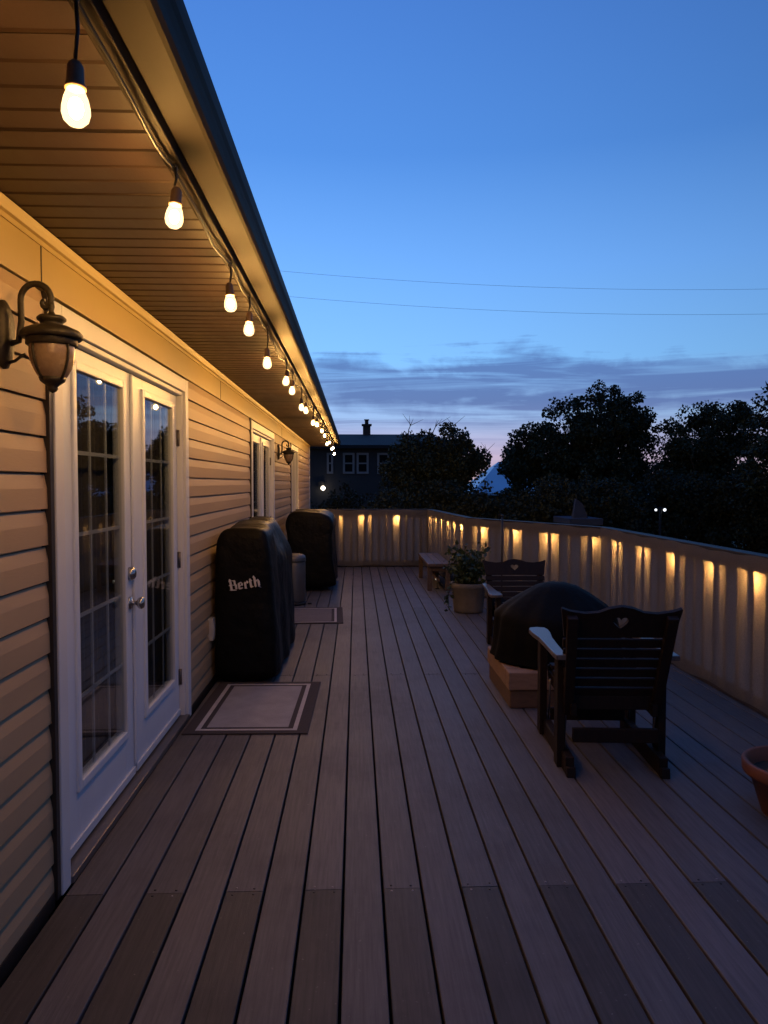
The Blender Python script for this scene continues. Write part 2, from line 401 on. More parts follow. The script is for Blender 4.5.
# ------------------------------------------------------------------ the house
HY0, HY1 = -4.0, 17.4
house = thing('house', (WX, 7.0, 0), 'long beige vinyl sided house along the deck with a deep brown soffit', 'house')
SZ = 2.37
doors = [(2.67, 4.77), (7.65, 9.75)]
win = (12.35, 13.75)
segs = [(HY0, 2.638), (4.775, 7.618), (9.755, 12.318), (13.755, HY1-.09)]
E = .127
def siding(y0, y1, z_from, z_to, mb):
    prof = []
    z0 = .0 + .006
    # laps line up at 1.53 + k*E
    z0 = 1.53 - 13*E
    zz = z0
    while zz < z_to - .001:
        zb = max(zz, z_from); zt = min(zz + E, z_to)
        if zt > zb + .004:
            def out(q): 
                t = (q - zz)/E
                return .019 - .001*t/.66 if t < .66 else .018 - .0095*(t-.66)/.34
            pts = [(WX-.0195, zb-.0005), (WX-.0195, zb+.0078), (WX-.015+out(zb)-.002, zb+.0078), (WX-.015+out(zb)-.0005, zb+.0068), (WX-.015+out(zb), zb+.009)]
            m_ = zz + .62*E
            if zb < m_ < zt: pts.append((WX-.015+out(m_), m_))
            pts.append((WX-.015+out(zt), zt))
            ci = int(round((zz-z0)/E))//2
            cuts = [q for q in (( -1.9, 1.75, 5.35, 9.0, 12.0, 15.6) if ci % 3 == 0 else (-3.1, .6, 6.6, 11.2, 14.9) if ci % 3 == 1 else (-.8, 2.2, 7.2, 10.6, 16.4)) if y0+.05 < q < y1-.05]
            ed = [y0] + cuts + [y1]
            for n_ in range(len(ed)-1):
                o_ = .0016*(n_ % 2)
                mb.strip([(a+o_, b) for a, b in pts], ed[n_] - (.012 if n_ and n_ % 2 else 0), ed[n_+1] + (.012 if n_ % 2 and n_ < len(ed)-2 else 0))
        zz += E
for a, b, t_ in [(a, b, 2.165) for a, b in segs] + [(win[0]-.02, win[1], .9)]:
    mb = MB(); siding(a, b, .03, t_, mb); mb.build('siding', M['siding'], house, fix=False)
mb = MB()
# frieze board + small crown at the soffit
mb.box(WX-.02, WX+.002, HY0, HY1-.09, 2.17, 2.318)
mb.build('frieze', M['frieze'], house, bevel=.002)
mb = MB(); mb.strip([(WX-.01, 2.315), (WX+.008, 2.315), (WX+.009, 2.324), (WX+.004, 2.326), (WX+.005, 2.334), (WX+.016, 2.338), (WX+.024, 2.350), (WX+.030, 2.366), (WX-.01, 2.366)], HY0, HY1-.09, closed=True)
mb.build('crown_moulding', M['frieze'], house)
for yj in (2.62, 6.0, 10.9):
    mb = MB(); mb.box(WX-.005, WX+.0045, yj, yj+.006, 2.172, 2.316); mb.build('frieze_joint', M['bronze'], house)
# soffit: narrow panels with v grooves
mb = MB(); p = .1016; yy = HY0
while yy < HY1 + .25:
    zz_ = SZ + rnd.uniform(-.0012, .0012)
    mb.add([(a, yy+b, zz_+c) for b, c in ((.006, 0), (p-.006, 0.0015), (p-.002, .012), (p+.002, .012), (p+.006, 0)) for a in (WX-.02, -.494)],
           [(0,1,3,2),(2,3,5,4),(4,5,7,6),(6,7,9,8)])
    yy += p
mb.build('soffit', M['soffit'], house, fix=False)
mb = MB(); mb.box(-.494, -.466, HY0, HY1+.28, 2.352, 2.53); mb.box(-.512, -.4945, HY0, HY1+.28, 2.356, 2.3685)
mb.build('fascia', M['gutter'], house, bevel=.003)
mb = MB()
pr = [(-.449, 2.490), (-.449, 2.386), (-.372, 2.386), (-.362, 2.389), (-.354, 2.400), (-.350, 2.418), (-.3445, 2.436), (-.3385, 2.450), (-.3365, 2.470), (-.3365, 2.490),
      (-.345, 2.494), (-.3475, 2.488), (-.3415, 2.484), (-.3415, 2.470), (-.345, 2.452), (-.352, 2.437), (-.356, 2.418), (-.360, 2.404), (-.368, 2.394), (-.445, 2.391), (-.445, 2.490)]
pr = [(a-.016, b) for a, b in pr]
mb.strip(pr, HY0, HY1+.28, closed=True)
mb.build('gutter', M['gutter'], house)
# roof
mb = MB()
ridge = (-4.6, 4.55)
mb.strip([(-.40, 2.52), ridge, (-8.9, 2.52), (-8.9, 2.58), (ridge[0], ridge[1]+.07), (-.40, 2.58)], HY0-.3, HY1+.3, closed=True)
mb.build('roof', M['roof'], house)
# other walls, floor and the wall behind the siding
mb = MB()
mb.box(-8.1, -8.0, HY0, HY1, -2.6, 2.5)
mb.add([(-8, HY1-.0, -2.6), (WX-.015, HY1, -2.6), (WX-.015, HY1, 2.5), (ridge[0], HY1, ridge[1]), (-8, HY1, 2.5)], [(0,1,2,3,4)])
mb.add([(-8, HY0, -2.6), (WX-.015, HY0, -2.6), (WX-.015, HY0, 2.5), (ridge[0], HY0, ridge[1]), (-8, HY0, 2.5)], [(0,1,2,3,4)])
mb.box(WX-.12, WX-.016, HY0, HY1, -2.6, -.31)
mb.build('outer_wall', M['siding'], house, fix=False)
mb = MB()
for a, b in segs: mb.box(WX-.12, WX-.0205, a, b+.005, -.30, SZ+.05)
mb.box(WX-.12, WX-.0205, win[0]-.03, win[1]+.01, -.30, .89)
for a, b in doors + [win]: mb.box(WX-.12, WX-.0205, a-.03, b+.01, 2.15, SZ+.05)
mb.box(-8, WX-.121, HY0+.01, HY1-.01, -.06, -.02)
mb.box(-8, WX-.121, HY0+.01, HY1-.01, 2.45, 2.48)
for yq in (6.2, 11.0): mb.box(-8, WX-.122, yq, yq+.1, -.02, 2.45)
mb.build('inner_wall', M['dark_int'], house)
mb = MB(); mb.box(WX-.016, WX+.010, HY1-.09, HY1+.012, -.3, 2.366)
mb.build('corner_trim', M['casing'], house, bevel=.003)
for a, _ in doors + [win]:
    mb = MB(); mb.box(WX-.02, WX+.016, a-.032, a-.001, .004 if a < 12 else .9, 2.166)
    mb.build('siding_channel', M['bronze'], house, bevel=.002)
mb = MB(); mb.box(WX-.012, WX+.004, HY0, HY1-.1, .002, .034)
for a, b in doors: pass
for a, b in segs:
    mb = MB(); mb.box(WX-.018, WX+.0065, a, b, -.02, .036); mb.build('starter_strip', M['bronze'], house)
# outlet on the wall beyond the first door
mb = MB(); mb.box(WX-.01, WX+.030, 5.46, 5.55, .335, .50)
oc = mb.build('outlet_cover', M['outlet'], house, bevel=.006)
mb = MB(); mb.box(WX+.0295, WX+.034, 5.475, 5.535, .36, .475); mb.build('lid', M['outlet'], oc, bevel=.003)

def french_door(y0):
    """y0: outer (near) edge of the casing; 2.10 m wide, 2.14 m high"""
    y1 = y0 + 2.10; zt = 2.145; cw = .078; XF = WX + .022
    mb = MB()
    mb.box(WX-.03, XF, y0, y0+cw, .004, zt); mb.box(WX-.03, XF, y1-cw, y1, .004, zt)
    mb.box(WX-.03, XF, y0+cw+.0005, y1-cw-.0005, zt-cw, zt)
    # stepped inner bead and jambs
    j0, j1 = y0+cw, y1-cw
    mb.box(WX-.12, WX+.004, j0+.0005, j0+.022, .03, zt-cw-.001); mb.box(WX-.12, WX+.004, j1-.022, j1-.0005, .03, zt-cw-.001)
    mb.box(WX-.12, WX+.004, j0+.0225, j1-.0225, zt-cw-.024, zt-cw-.001)
    root = mb.build('french_door', M['casing'], house, bevel=.004)
    mb = MB(); mb.box(WX-.12, WX+.03, j0+.001, j1-.001, .004, .034)
    mb.build('threshold', M['hinge'], root, bevel=.004)
    a0, a1 = j0+.026, j1-.026; mid = (a0+a1)/2; zb, ztop = .040, zt-cw-.028
    XD = WX-.030; XB = XD-.045
    for n_, (l0, l1) in enumerate(((a0, mid-.002), (mid+.002, a1))):
        c = (l0+l1)/2; g0, g1, gz0, gz1 = c-.262, c+.338, .295, 1.955
        mb = MB()
        mb.box(XB, XD, l0, g0, zb, ztop); mb.box(XB, XD, g1, l1, zb, ztop)
        mb.box(XB, XD, g0+.0003, g1-.0003, zb, gz0); mb.box(XB, XD, g0+.0003, g1-.0003, gz1, ztop)
        lf = mb.build('door_leaf', M['white'], root, bevel=.002, off=None)
        mb = MB(); fw = .032; fx = XD+.012
        for q in ((g0-fw, g0+.006, gz0-fw, gz1+fw), (g1-.006, g1+fw, gz0-fw, gz1+fw)): mb.box(XB+.005, fx, *q)
        for q in ((gz0-fw, gz0+.006), (gz1-.006, gz1+fw)): mb.box(XB+.005, fx, g0+.0065, g1-.0065, *q)
        mb.build('glazing_frame', M['white'], root, bevel=.005)
        mb = MB(); mb.box(XD-.007, XD-.003, g0+.004, g1-.004, gz0+.004, gz1-.004); mb.build('pane', M['glass'], root)
        mb = MB()
        for t in (1, 2): yv = g0 + (g1-g0)*t/3; mb.box(XD-.015, XD-.0085, yv-.008, yv+.008, gz0, gz1)
        for t in range(1, 5):
            zv = gz0 + (gz1-gz0)*t/5
            for s_ in range(3):
                ya = g0+(g1-g0)*s_/3+.0075; yb_ = g0+(g1-g0)*(s_+1)/3-.0075
                mb.box(XD-.0145, XD-.009, ya-.0003, yb_+.0003, zv-.008, zv+.008)
        mb.build('grille', M['grille'], root)
        # pleated curtain behind the glass
        mb = MB(); cnt = 60
        vs = []
        for t in range(cnt+1):
            yv = l0+.02 + (l1-l0-.04)*t/cnt; xx = XB-.055 + .016*math.sin(t*1.55+n_) + .006*math.sin(t*.37)
            vs += [(xx, yv, .06), (xx, yv, 1.99)]
        mb.add(vs, [(2*t, 2*t+2, 2*t+3, 2*t+1) for t in range(cnt)], True)
        mb.build('curtain', M['curtain'], root, fix=False)
        # kick strip
        mb = MB(); mb.box(XD+.0005, XD+.010, l0+.012, l1-.012, zb+.004, zb+.042); mb.build('door_sweep', M['casing'], root, bevel=.003)
    mb = MB(); mb.box(XD+.0005, XD+.016, mid-.012, mid+.012, zb+.05, ztop-.004); mb.build('astragal', M['white'], root, bevel=.005)
    for zv in (.28, 1.02, 1.78):
        mb = MB(); yh = a1+.004; mb.tube([(XD+.009, yh, zv-.05), (XD+.009, yh, zv+.05)], .008, 10)
        mb.box(XD-.002, XD+.004, yh-.022, yh+.018, zv-.05, zv+.05); mb.build('hinge', M['hinge'], root)
    yk = mid-.052
    def axis_lathe(prof, c):
        m_ = MB(); m_.lathe(prof, (0,0,0), 20)
        m_.v = [(c[0]+v[2], c[1]+v[0], c[2]+v[1]) for v in m_.v]; return m_
    axis_lathe([(.0001,0),(.032,0),(.032,.006),(.027,.012),(.012,.014),(.011,.035),(.020,.040),(.029,.050),(.030,.060),(.024,.069),(.0001,.072)], (XD+.0005, yk, .91)).build('knob', M['chrome'], root)
    axis_lathe([(.0001,0),(.033,0),(.032,.016),(.026,.026),(.018,.031),(.0001,.032)], (XD+.0005, yk, 1.055)).build('deadbolt', M['chrome'], root)
    return root
fd = french_door(doors[0][0])
f2 = copy_tree(fd, house); f2.location = fd.location + Vector((0, doors[1][0]-doors[0][0], 0))
# window near the far corner
mb = MB(); a, b = win; XF = WX+.02
for q in ((a, a+.08, .9, 2.145), (b-.08, b, .9, 2.145), ((a+b)/2-.04, (a+b)/2+.04, .981, 2.064)): mb.box(WX-.06, XF, *q)
for q in ((.9, .98), (2.065, 2.145)): mb.box(WX-.06, XF-.0005, a+.0805, b-.0805, *q)
wn = mb.build('window', M['casing'], house, bevel=.004)
mb = MB(); mb.box(WX-.04, WX-.036, a+.06, b-.06, .96, 2.08); mb.build('pane', M['glass'], wn)
mb = MB(); mb.box(WX-.03, WX+.045, a-.0, b+.0, .872, .899); mb.build('sill', M['casing'], wn, bevel=.004)
mb = MB(); cnt = 50; vs = []
for t in range(cnt+1):
    yv = a+.05+(b-a-.1)*t/cnt; xx = WX-.10+.012*math.sin(t*1.6); vs += [(xx, yv, .95), (xx, yv, 2.1)]
mb.add(vs, [(2*t, 2*t+2, 2*t+3, 2*t+1) for t in range(cnt)], True); mb.build('curtain', M['curtain'], wn, fix=False)

# ------------------------------------------------------------------ wall lanterns
def lantern(y0, z0):
    t = thing('wall_lantern', (WX, y0, z0), 'near bronze wall lantern hanging from a curled arm beside the closest french door', 'lantern', 'wall lanterns')
    A = lambda x_, y_, z_: (WX+x_, y0+y_, z0+z_)
    # back plate: tall rounded plate (z0 = plate centre)
    m_ = MB(); n = 20; prof = []
    for i in range(n): 
        a = 2*math.pi*i/n; prof.append((.042*math.copysign(abs(math.cos(a))**.7, math.cos(a)), .105*math.copysign(abs(math.sin(a))**.8, math.sin(a))))
    lay = [(0.001, 1.0), (.012, 1.0), (.022, .82), (.03, .6)]
    vs = [A(x_, p_[0]*s_, p_[1]*s_) for x_, s_ in lay for p_ in prof]
    m_.add(vs, [(l*n+i, l*n+(i+1)%n, (l+1)*n+(i+1)%n, (l+1)*n+i) for l in range(len(lay)-1) for i in range(n)] + [tuple(3*n+i for i in range(n))], True)
    m_.build('back_plate', M['iron'], t)
    # arm: from plate up and over, ending in a curl
    m_ = MB(); HX = .152
    pts = []
    pts.append(A(.02, 0, -.03)); pts.append(A(.052, 0, -.02)); pts.append(A(.061, 0, .04))
    for i in range(0, 13):
        a = math.pi*(1 - i/12*.97); pts.append(A(.106+.046*math.cos(a), 0, .105+.050*math.sin(a)))
    for i in range(1, 9):
        a = -i/8*1.5*math.pi; pts.append(A(HX-.018+.017*(1-i/14)*math.cos(a), 0, .098+.020*(1-i/14)*math.sin(a)))
    m_.tube(pts, [.010]*(len(pts)-8) + [.009-.0006*i for i in range(8)], 8)
    m_.tube([A(.02, 0, -.085), A(.04, 0, -.08), A(.058, 0, -.066), A(.072, 0, -.06)], [.006, .005, .005, .006], 6)
    m_.build('arm', M['iron'], t)
    c = A(HX, 0, 0)
    m_ = MB(); m_.lathe([(.0001,.102),(.008,.100),(.010,.085),(.007,.072),(.012,.062),(.036,.057),(.043,.050),(.042,.044),(.034,.038),(.030,.030),(.050,.026),(.080,.013),(.090,.002),(.091,-.008),(.084,-.014),(.076,-.012),(.0001,-.010)], c, 28)
    m_.build('cap', M['iron'], t)
    m_ = MB(); m_.lathe([(.074,-.013),(.075,-.032),(.070,-.036),(.067,-.034),(.067,-.014)], c, 28); m_.build('gallery_ring', M['iron'], t)
    m_ = MB(); m_.lathe([(a, -.03+(b+.03)*.84) for a, b in ((.066,-.030),(.067,-.06),(.063,-.09),(.055,-.118),(.044,-.142),(.034,-.156))], c, 28); m_.build('glass_shade', M['lampglass'], t)
    m_ = MB()
    for i in range(4):
        a = math.pi/4 + i*math.pi/2 + .3
        m_.tube([(c[0]+r_*math.cos(a), c[1]+r_*math.sin(a), c[2]-.03+(z_+.03)*.84) for r_, z_ in ((.069,-.032),(.070,-.06),(.066,-.09),(.058,-.118),(.047,-.142),(.036,-.158))], .0042, 6)
    m_.build('ribs', M['iron'], t)
    m_ = MB(); m_.lathe([(a, -.03+(b+.03)*.84) for a, b in ((.0001,-.148),(.040,-.150),(.036,-.164),(.022,-.176),(.014,-.184),(.016,-.191),(.011,-.200),(.0001,-.207))], c, 20); m_.build('finial', M['iron'], t)
    return t
l1 = lantern(2.33, 1.955)
l2 = copy_tree(l1); l2.location = (WX, 10.35, 1.93)
l2['label'] = 'far bronze wall lantern on the siding beyond the second french door'

# ------------------------------------------------------------------ eave string lights
YS = [1.32, 2.02, 2.89, 3.39, 4.07, 5.17, 5.65, 6.6, 7.18, 8.4, 9.2, 10.6, 11.5, 12.4, 13.6, 14.8, 15.7, 16.6]
ZB = [z_-.006 for z_ in [2.165, 2.228, 2.207, 2.213, 2.170, 2.222, 2.216, 2.187, 2.215, 2.198, 2.240, 2.26, 2.25, 2.17, 2.26, 2.2, 2.26, 2.17]]
SX = -.481
sl_ = thing('string_lights', (SX, 8, 2.34), 'string of warm lit bulbs hanging from hooks along the house eave', 'string lights')
m_ = MB(); pts = []; zc = 2.338
ally = [-3.2, -1.8, -.4, .7] + YS + [17.3]
for i in range(len(ally)-1):
    a, b = ally[i], ally[i+1]
    for t in range(8):
        q = t/8; pts.append((SX + .006*math.sin(9*(a+q*(b-a))), a+(b-a)*q, zc - .035*(b-a)*4*q*(1-q)))
pts.append((SX, 17.3, zc))
m_.tube(pts, .0042, 6); m_.build('cable', M['black'], sl_)
proto = None
for i, (yy, zb) in enumerate(zip(YS, ZB)):
    if proto is None:
        m_ = MB(); c = (SX, yy, zb)
        dz = zc - zb
        m_.lathe([(.0001,.066),(.009,.064),(.014,.056),(.015,.028),(.018,.024),(.018,.018),(.0001,.017)], c, 16)
        sk = m_.build('socket', M['socket'], sl_)
        sk.data.transform(Matrix.Translation(-(Vector(c)-sl_.location))); sk.location = Vector(c)-sl_.location
        def sub(mb_, nm, mt):
            o = mb_.build(nm, mt, None); o.data.transform(Matrix.Translation(-Vector(c))); o.parent = sk; return o
        m_ = MB(); m_.lathe([(.0145,.019),(.0165,.012),(.0205,.002),(.0235,-.012),(.024,-.023),(.021,-.034),(.013,-.042),(.0001,-.045)], c, 20); bl = sub(m_, 'bulb', M['bulb_glass'])
        m_ = MB(); m_.ball((c[0], c[1], c[2]-.014), .0125, 12, 8, 1.45); cr = sub(m_, 'filament', M['bulb_core'])
        proto = sk
    else:
        sk = copy_tree(proto, sl_); sk.location = Vector((SX, yy, zb)) - sl_.location
        sk.rotation_euler = (rnd.uniform(-.12, .12), rnd.uniform(-.12, .12), 0)
    m_ = MB(); m_.tube([(SX+.002, yy, zc), (SX+.004, yy+.003, (zc+zb+.06)/2), (SX, yy, zb+.068)], .0036, 6); m_.build('drop_cord', M['black'], sl_)
    m_ = MB(); m_.tube([(-.481, yy+.012, 2.354), (-.477, yy+.012, 2.338), (-.481, yy+.012, 2.329), (-.488, yy+.012, 2.333), (-.490, yy+.012, 2.343)], .0028, 6); m_.build('hook', M['hinge'], sl_)

# ------------------------------------------------------------------ privacy fence round the deck
def fence(p0, p1, label, z_top=1.015, sp=.168):
    """p0->p1 along the inner (deck side) face; outward is to the left of p0->p1 rotated so that it points off the deck"""
    p0 = Vector((*p0, 0)); p1 = Vector((*p1, 0)); dv = (p1-p0); Ln = dv.length; dv.normalize()
    nv = Vector((dv.y, -dv.x, 0))                       # outward
    t = thing('privacy_fence', tuple(p0), label, 'fence', 'cloth screened fences round the deck')
    P = lambda s_, o_, z_: tuple(p0 + dv*s_ + nv*o_ + Vector((0,0,z_)))
    zt = z_top
    def obox(m_, s0, s1, o0, o1, z0, z1):
        m_.add([P(s0,o0,z0),P(s1,o0,z0),P(s1,o1,z0),P(s0,o1,z0),P(s0,o0,z1),P(s1,o0,z1),P(s1,o1,z1),P(s0,o1,z1)],
               [(0,3,2,1),(4,5,6,7),(0,1,5,4),(1,2,6,5),(2,3,7,6),(3,0,4,7)])
    m_ = MB(); obox(m_, 0, Ln, .012, .052, zt-.10, zt-.012); m_.build('top_rail', M['rail'], t, bevel=.003)
    m_ = MB(); obox(m_, -.01, Ln+.01, -.004, .10, zt-.010, zt+.018); m_.build('rail_cap', M['cap'], t, bevel=.004)
    m_ = MB(); obox(m_, 0, Ln, .012, .05, .008, .12); m_.build('bottom_rail', M['rail'], t, bevel=.003)
    nb = int(Ln/sp); bal = None
    for i in range(nb):
        s0 = (i+.5)*sp + (Ln-nb*sp)/2 + random.Random(i+int(Ln*97)).uniform(-.012, .012)
        if bal is None:
            m_ = MB(); obox(m_, s0-.0175, s0+.0175, .013, .048, .121, zt-.101); bal = m_.build('baluster', M['rail'], t)
            first = s0
        else:
            b = bal.copy(); col.objects.link(b); b.parent = t; b.location = bal.location + dv*(s0-first)
    npst = max(1, round(Ln/1.8))
    for i in range(npst+1):
        s0 = Ln*i/npst
        m_ = MB(); obox(m_, s0-.045, s0+.045, .0535, .135, -.25, zt-.012); m_.build('post', M['rail'], t, bevel=.004)
    # the cloth: pulled over the rail, slightly slack and rippled
    ns = max(20, int(Ln/.03)); zs = [.022, .10, .25, .40, .55, .70, .80, .88, zt-.07, zt-.02, zt+.004]
    vs = []; rr = random.Random(int(Ln*1000))
    ph = [rr.uniform(0, 6.28) for _ in range(6)]
    for i in range(ns+1):
        s_ = Ln*i/ns
        for j, z_ in enumerate(zs):
            slack = math.sin(math.pi*min(1, max(0, (z_-.04)/(zt-.1))))
            o_ = .004 - .0035*slack*(.6 + .5*math.sin(s_*5.1+ph[0]) + .35*math.sin(s_*13.7+ph[1]) + .2*math.sin(s_*31+ph[2]))
            if z_ > zt-.08: o_ = -.007 + .002*math.sin(s_*7+ph[3])
            dz = 0
            if j == 0: dz = .012*math.sin(s_*3.1+ph[4]) + .008*math.sin(s_*9+ph[5])
            if j == len(zs)-1: dz = .006*math.sin(s_*4.3+ph[5]) + .004*math.sin(s_*15+ph[3])
            vs.append(P(s_, min(o_, .008), z_+dz))
    k_ = len(zs)
    m_ = MB(); m_.add(vs, [(i*k_+j, (i+1)*k_+j, (i+1)*k_+j+1, i*k_+j+1) for i in range(ns) for j in range(k_-1)], True)
    m_.build('cloth_screen', M['fabric'], t, fix=False)
    return P
lamp_pts = []
rl = random.Random(4)
lo = lambda c_=.098: c_ + rl.uniform(-.02, .025)
PR = fence((FX, -.6), FA, 'long beige cloth screened fence along the right side of the deck')
# direction of PR: p0 -> p1 runs away from the camera; outward is +x
for yy in (4.05, 4.72, 5.30, 5.97, 6.60, 7.28): lamp_pts.append(PR(yy+.6, lo(), .893))
for yy in (3.35, 2.6, 1.8): lamp_pts.append(PR(yy+.6, lo(), .893))
PA = fence(FA, FB, 'angled cloth screened fence behind the planter and the far chair')
LA = (Vector(FA)-Vector(FB)).length
for s_ in (.12, .80, 1.45, 2.12): lamp_pts.append(PA(s_, lo(), .893))
PB = fence(FB, FC, 'short cloth screened fence behind the low wooden bench')
for s_ in (.35, .85, 1.35, 1.9, 2.45, 2.95): lamp_pts.append(PB(s_, lo(.075), .893))
PC = fence(FC, FD, 'cloth screened fence across the far end of the deck', sp=.125)
for xx in (.72, .13, -.36): lamp_pts.append(PC(FC[0]-xx, lo(), .88))
for o in [o for o in col.objects if o.name.startswith('privacy_fence')]: pass
fl = thing('fence_lights', (FX+.108, 4, .9), 'string of small amber bulbs glowing through the cloth of the deck fence', 'string lights')
order = [PR(.1, .108, .90)] + sorted(lamp_pts[:9], key=lambda p_: p_[1]) + lamp_pts[9:]
m_ = MB(); pts = []
for a, b in zip(order[:-1], order[1:]):
    a = Vector(a); b = Vector(b)
    for q in range(6):
        s_ = q/6; pts.append(a.lerp(b, s_) + Vector((0, 0, .026 - .02*4*s_*(1-s_))))
m_.tube(pts, .003, 5); m_.build('cable', M['black'], fl)
fb = None
for p_ in lamp_pts:
    if fb is None:
        m_ = MB(); m_.lathe([(.0001,.032),(.007,.030),(.008,.012),(.0001,.011)], (0,0,0), 10); fb = m_.build('socket', M['plastic'], None); fb.parent = fl
        m_ = MB(); m_.ball((0,0,-.006), .014, 10, 8, 1.2); b = m_.build('bulb', M['fence_core'], None); b.parent = fb
        c = fb
    else: c = copy_tree(fb, fl)
    c.location = Vector(p_) - fl.location

# ------------------------------------------------------------------ covered grills
def loft(secs, cap=True):
    k = len(secs[0]); vs = [p for s_ in secs for p in s_]
    fs = [(i*k+j, i*k+(j+1)%k, (i+1)*k+(j+1)%k, (i+1)*k+j) for i in range(len(secs)-1) for j in range(k)]
    m_ = MB(); m_.add(vs, fs, True)
    if cap:
        for base_, sgn in ((0, 1), ((len(secs)-1)*k, -1)):
            c = sum((Vector(vs[base_+j]) for j in range(k)), Vector())/k
            o = len(m_.v); m_.v.append(tuple(c)); 
            m_.f += [(base_+j, base_+(j+1)%k, o) for j in range(k)]; m_.sm += [True]*k
    return m_
def densify(pts, per):
    out = []
    for a, b in zip(pts[:-1], pts[1:]):
        n = max(1, int(math.dist(a, b)/per)); 
        for i in range(n): out.append(tuple(a[q]+(b[q]-a[q])*i/n for q in range(len(a))))
    out.append(pts[-1]); return out
def cover_mesh(outlines, seed, fold=.012):
    """outlines: list of (y, [(x,z)...]) with equal counts, interpolated along y"""
    rr = random.Random(seed); ph = [rr.uniform(0, 6.28) for _ in range(8)]
    secs = []
    for (ya, A_), (yb_, B_) in zip(outlines[:-1], outlines[1:]):
        n = max(1, int(abs(yb_-ya)/.06)); last = (yb_ == outlines[-1][0])
        for i in range(n + (1 if last else 0)):
            t = i/n; y_ = ya+(yb_-ya)*t; sec = []
            P_ = [(a[0]+(b[0]-a[0])*t, a[1]+(b[1]-a[1])*t) for a, b in zip(A_, B_)]
            for x_, z_ in P_:
                f_ = fold*max(0, 1-z_/1.0)
                f_ += .004; cr = .010*math.sin(x_*17+ph[5])*math.sin(y_*7+z_*5+ph[6]) ; sec.append((x_+cr*.8*abs(math.sin(z_*6+ph[7]))+f_*(math.sin(y_*11+ph[0])+.6*math.sin(y_*23+ph[1]+z_*3)) + .004*math.sin(z_*14+y_*9+ph[2]), y_+.006*math.sin(x_*13+z_*9+ph[3]), max(.012, z_ + .009*math.sin(y_*8+x_*7+ph[4]) + .006*math.sin(y_*19+ph[1])*min(1, z_))))
            secs.append(sec)
    return loft(secs)
def finish_cover(o, lev=1):
    md = o.modifiers.new('smooth', 'SUBSURF'); md.levels = lev; md.render_levels = lev
g1 = thing('covered_grill', (-.82, 6.3, 0), 'tall barbecue under a black cover with white blackletter writing, beside the first doormat', 'grill', 'covered barbecues')
def outl(pts): return densify(pts, .07)
def same(outs):
    n = 44; res = []
    for y_, pts in outs:
        L_ = [0]
        for a, b in zip(pts[:-1], pts[1:]): L_.append(L_[-1]+math.dist(a, b))
        r_ = []
        for i in range(n):
            q = L_[-1]*i/(n-1); j = max(k_ for k_ in range(len(L_)-1) if L_[k_] <= q+1e-9)
            t = (q-L_[j])/(L_[j+1]-L_[j]); r_.append((pts[j][0]+(pts[j+1][0]-pts[j][0])*t, pts[j][1]+(pts[j+1][1]-pts[j][1])*t))
        res.append((y_, r_))
    return res
o1 = [(-1.045,.012),(-1.05,.5),(-1.047,.95),(-1.036,1.09),(-.99,1.155),(-.93,1.172),(-.70,1.168),(-.662,1.14),(-.642,1.0),(-.615,.6),(-.585,.012)]
o0 = [(x_*.93-.055, z_*.985+.006) for x_, z_ in o1]
om = [(-1.05,.012),(-1.05,.5),(-1.045,.92),(-1.03,1.09),(-.98,1.175),(-.92,1.196),(-.76,1.19),(-.72,1.16),(-.605,.90),(-.60,.6),(-.575,.012)]
ob = [(-1.05,.012),(-1.05,.5),(-1.045,.9),(-1.02,1.05),(-.97,1.14),(-.90,1.16),(-.80,1.15),(-.75,1.12),(-.61,.88),(-.605,.6),(-.58,.012)]
m_ = cover_mesh(same([(5.50, o0), (5.535, o1), (5.85, o1), (6.15, om), (6.75, om), (7.08, ob), (7.13, [(x_*.95-.04, z_*.985+.006) for x_, z_ in ob])]), 3)
finish_cover(m_.build('cover', M['cover'], g1))
# writing on the near end: blackletter strokes
def strokes_to_mb(strokes, org, sx, tilt, yface):
    m_ = MB(); ct, st = math.cos(tilt), math.sin(tilt)
    for n_, poly_ in enumerate(strokes):
        q = []
        for (a, b) in poly_:
            a *= sx; b *= sx; q.append((org[0]+a*ct-b*st, org[1]+a*st+b*ct))
        k_ = len(q); dy = .0004*n_
        vs = [(x_, yface-dy-.003, z_) for x_, z_ in q] + [(x_, yface+.004, z_) for x_, z_ in q]
        m_.add(vs, [tuple(range(k_)), tuple(range(k_, 2*k_))[::-1]] + [(i, (i+1)%k_, (i+1)%k_+k_, i+k_) for i in range(k_)])
    return m_
def V(x_, y0, y1, w=.16):   # vertical blackletter stem with slanted feet
    return [(x_, y0+.10), (x_+w*.55, y0), (x_+w, y0+.07), (x_+w, y1-.10), (x_+w*.45, y1), (x_, y1-.07)]
def D(x0, y0, x1, y1, w=.11):
    return [(x0, y0), (x0+w, y0-w*.6), (x1+w*.2, y1-w*.2), (x1-w*.7, y1+w*.5)]
